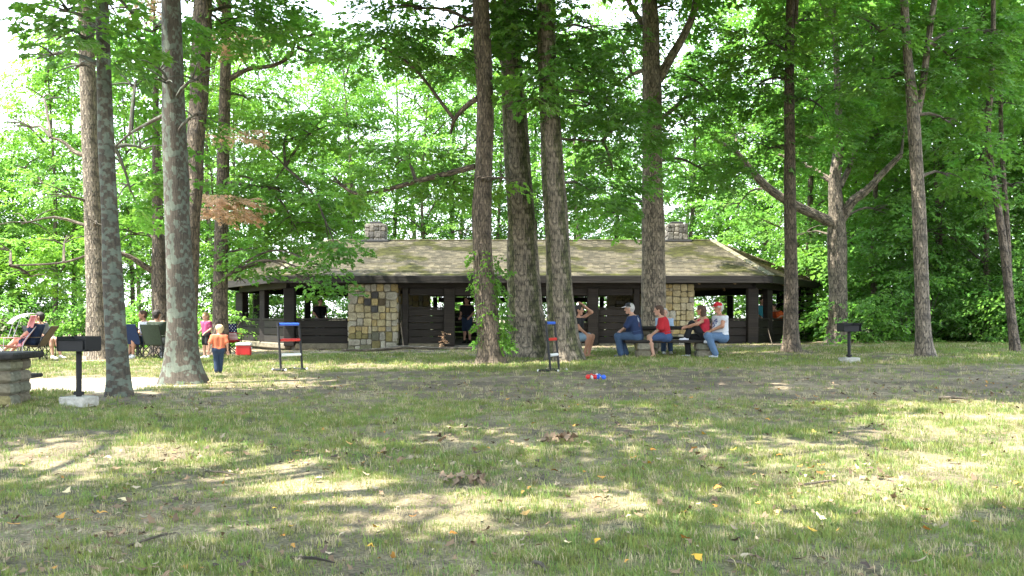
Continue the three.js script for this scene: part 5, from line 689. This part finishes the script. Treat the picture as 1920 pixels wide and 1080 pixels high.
{ // reclining chair with pink canopy, people around it
  const pinkM = cloth(0.72, 0.3, 0.3), sunlitPink = cloth(0.85, 0.72, 0.74), c = campChair(20, 26.5, -0.9, 'pink folding chair with a sun canopy coloured as sunlit at the far left', pinkM, pinkM, { rec: 0.25, frame: M.steel });  // canopy top: sunlit whitening put into the cloth colour
  const g = new THREE.BoxGeometry(0.6, 0.02, 0.62, 6, 1, 6), a = g.attributes.position; for (let i = 0; i < a.count; i++) { const u = a.getZ(i) / 0.31; a.setY(i, a.getY(i) - 0.07 * u * u); } g.computeVertexNormals(); const m = mesh('canopy', g, sunlitPink, c); m.position.set(0, 1.2, -0.22); m.rotation.x = 0.45; const bk = mesh('canopy_back', new THREE.BoxGeometry(0.6, 0.34, 0.02), pinkM, c); bk.position.set(0, 1.06, -0.52); bk.rotation.x = -0.3; for (const s of [-1, 1]) mesh('canopy_strut', tube([V(s * 0.28, 0.64, 0), V(s * 0.3, 1.18, -0.18)], 0.01, 6), M.steel, c);
  campChair(64, 27, -1.5, 'brown folding camp chair with a person in navy at the far left', cloth(0.16, 0.13, 0.09), cloth(0.16, 0.13, 0.09), { rec: 0.25 });
  onChair(63, 27, -1.5, 'person in navy top with bare legs lounging beside the pink chair', { lean: -0.3, legs: { L: [[0.1, 0.55, 0.42], [0.1, 0.25, 0.78]], R: [[-0.1, 0.5, 0.42], [-0.1, 0.12, 0.72]] }, shirt: clothM.navy, pants: clothM.navy, trouser: 0.6, hair: hairM.dark, barefoot: true });
  campChair(78, 28, 1.35, 'grey folding camp chair behind the person in navy', clothM.grey, clothM.grey);
  onChair(78, 28, 1.35, 'person with white shoes seated facing right at the far left', { legs: { L: [[0.1, 0.55, 0.4], [0.12, 0.09, 0.52]], R: [[-0.1, 0.55, 0.4], [-0.12, 0.09, 0.44]] }, shirt: clothM.grey, pants: clothM.grey, trouser: 0.7, hair: hairM.dark, shoes: M.white });
}
// ---------------------------------------------------------------- ivy, fallen branch, dry weeds by the shelter
{ const b = onGround(921, 23), t = thing('climbing_vine', 'leafy green vine climbing the curved trunk', 'vine', b), L = [[], []], mid = (py) => lerp(905, 920, clamp((py - 480) / 180, 0, 1));
  for (let i = 0; i < 120; i++) { const py = 470 + 180 * Math.pow(rnd(), 0.9), a = rr(-0.9, 2.2), r = 0.22 + rr(0.0, 0.12), p = at(mid(py), py, 23).add(V(Math.sin(a) * r, 0, Math.cos(a) * r)).sub(b); L[0].push(mat4(p, new THREE.Euler(rr(-0.6, 0.6), -a + 1.57 + rr(-0.8, 0.8), rr(-1.2, -0.1), 'YXZ'), rr(0.35, 0.6))); L[1].push(green(0.2)); }
  instances('leaves', nearSpray[2], leafMat, ...L, t); mesh('stem', sweep([at(930, 675, 22.72), at(925, 600, 22.74), at(915, 500, 22.76), at(913, 440, 22.78)], [0.014, 0.012, 0.01, 0.006], { segs: 6, step: 0.2 }).translate(-b.x, -b.y, -b.z), bark.twig, t); }
{ const p = (px, D, l) => onGround(px, D, l); tag(mesh('fallen_branch', sweep([p(640, 31, 0.04), p(700, 31.3, 0.06), p(760, 31.6, 0.1), p(810, 31.8, 0.06), p(895, 32, 0.05)], [0.03, 0.045, 0.05, 0.05, 0.035], { segs: 8, step: 0.15, rough: 0.2 }), bark.pale), 'long bleached fallen branch lying before the shelter', 'branch');
  tag(mesh('leaning_stick', sweep([p(757, 33.2, 0), p(754, 33.4, 0.45), p(751, 33.7, 0.9)], [0.018, 0.015, 0.008], { segs: 6, step: 0.12, rough: 0.2 }), bark.pale), 'thin pale stick leaning by the left stone pier', 'stick');
  tag(mesh('leaning_stick', sweep([p(1448, 33, 0), p(1443, 33.2, 0.3), p(1440, 33.4, 0.5)], [0.012, 0.01, 0.006], { segs: 6, step: 0.12 }), bark.pale), 'thin pale stick leaning at the right end of the shelter', 'stick');
  const b = p(832, 33.4, 0), t = thing('dry_weed', 'dry orange brown weed standing by the shelter wall', 'weed', b), L = [[], []]; mesh('stem', sweep([V(0, 0, 0), V(0.03, 0.3, 0), V(0, 0.6, 0)], [0.008, 0.006, 0.003], { segs: 5, step: 0.15 }), bark.warm, t); for (let i = 0; i < 16; i++) { L[0].push(mat4(V(rr(-0.06, 0.06), rr(0.1, 0.62), rr(-0.06, 0.06)), new THREE.Euler(0, rnd() * 6, rr(-1, 0.2)), rr(0.18, 0.3))); L[1].push(dead()); } instances('leaves', nearSpray[0], leafMat, ...L, t); }
// ---------------------------------------------------------------- the wood goes on at both sides of the view
for (const [px, D, h] of [[-150, 45, 9], [-270, 50, 10], [-400, 46, 9], [-540, 52, 11]]) woodTree(X(px, D), -D, h, 0.13, 2.8, 2, 420, 0.5, 'background_tree', 'low bright tree beyond the left edge of the view', 'trees beyond the left edge of the view');
for (const [px, D, h] of [[2080, 34, 16], [2170, 38, 18], [2260, 33, 15], [2350, 40, 18]]) woodTree(X(px, D), -D, h, 0.14, 2.8, 1.5, 600, 0.1, 'background_tree', 'dense tree beyond the right edge of the view', 'trees beyond the right edge of the view');
for (let i = 0; i < 7; i++) { const D = 40 + (i % 3) * 3; shrub(X(-120 - i * 70, D), -D, rr(2, 3.2), 1.7, 75, 0.4, 'pale shrub beyond the left edge of the view', 'shrubs beyond the left edge of the view'); shrub(X(2010 + i * 55, 31 + (i % 3) * 2), -31 - (i % 3) * 2, rr(1.6, 3), 1.4, 80, 0.05, 'shrub beyond the right edge of the view', 'shrubs beyond the right edge of the view'); }
renderer.render(scene, camera);
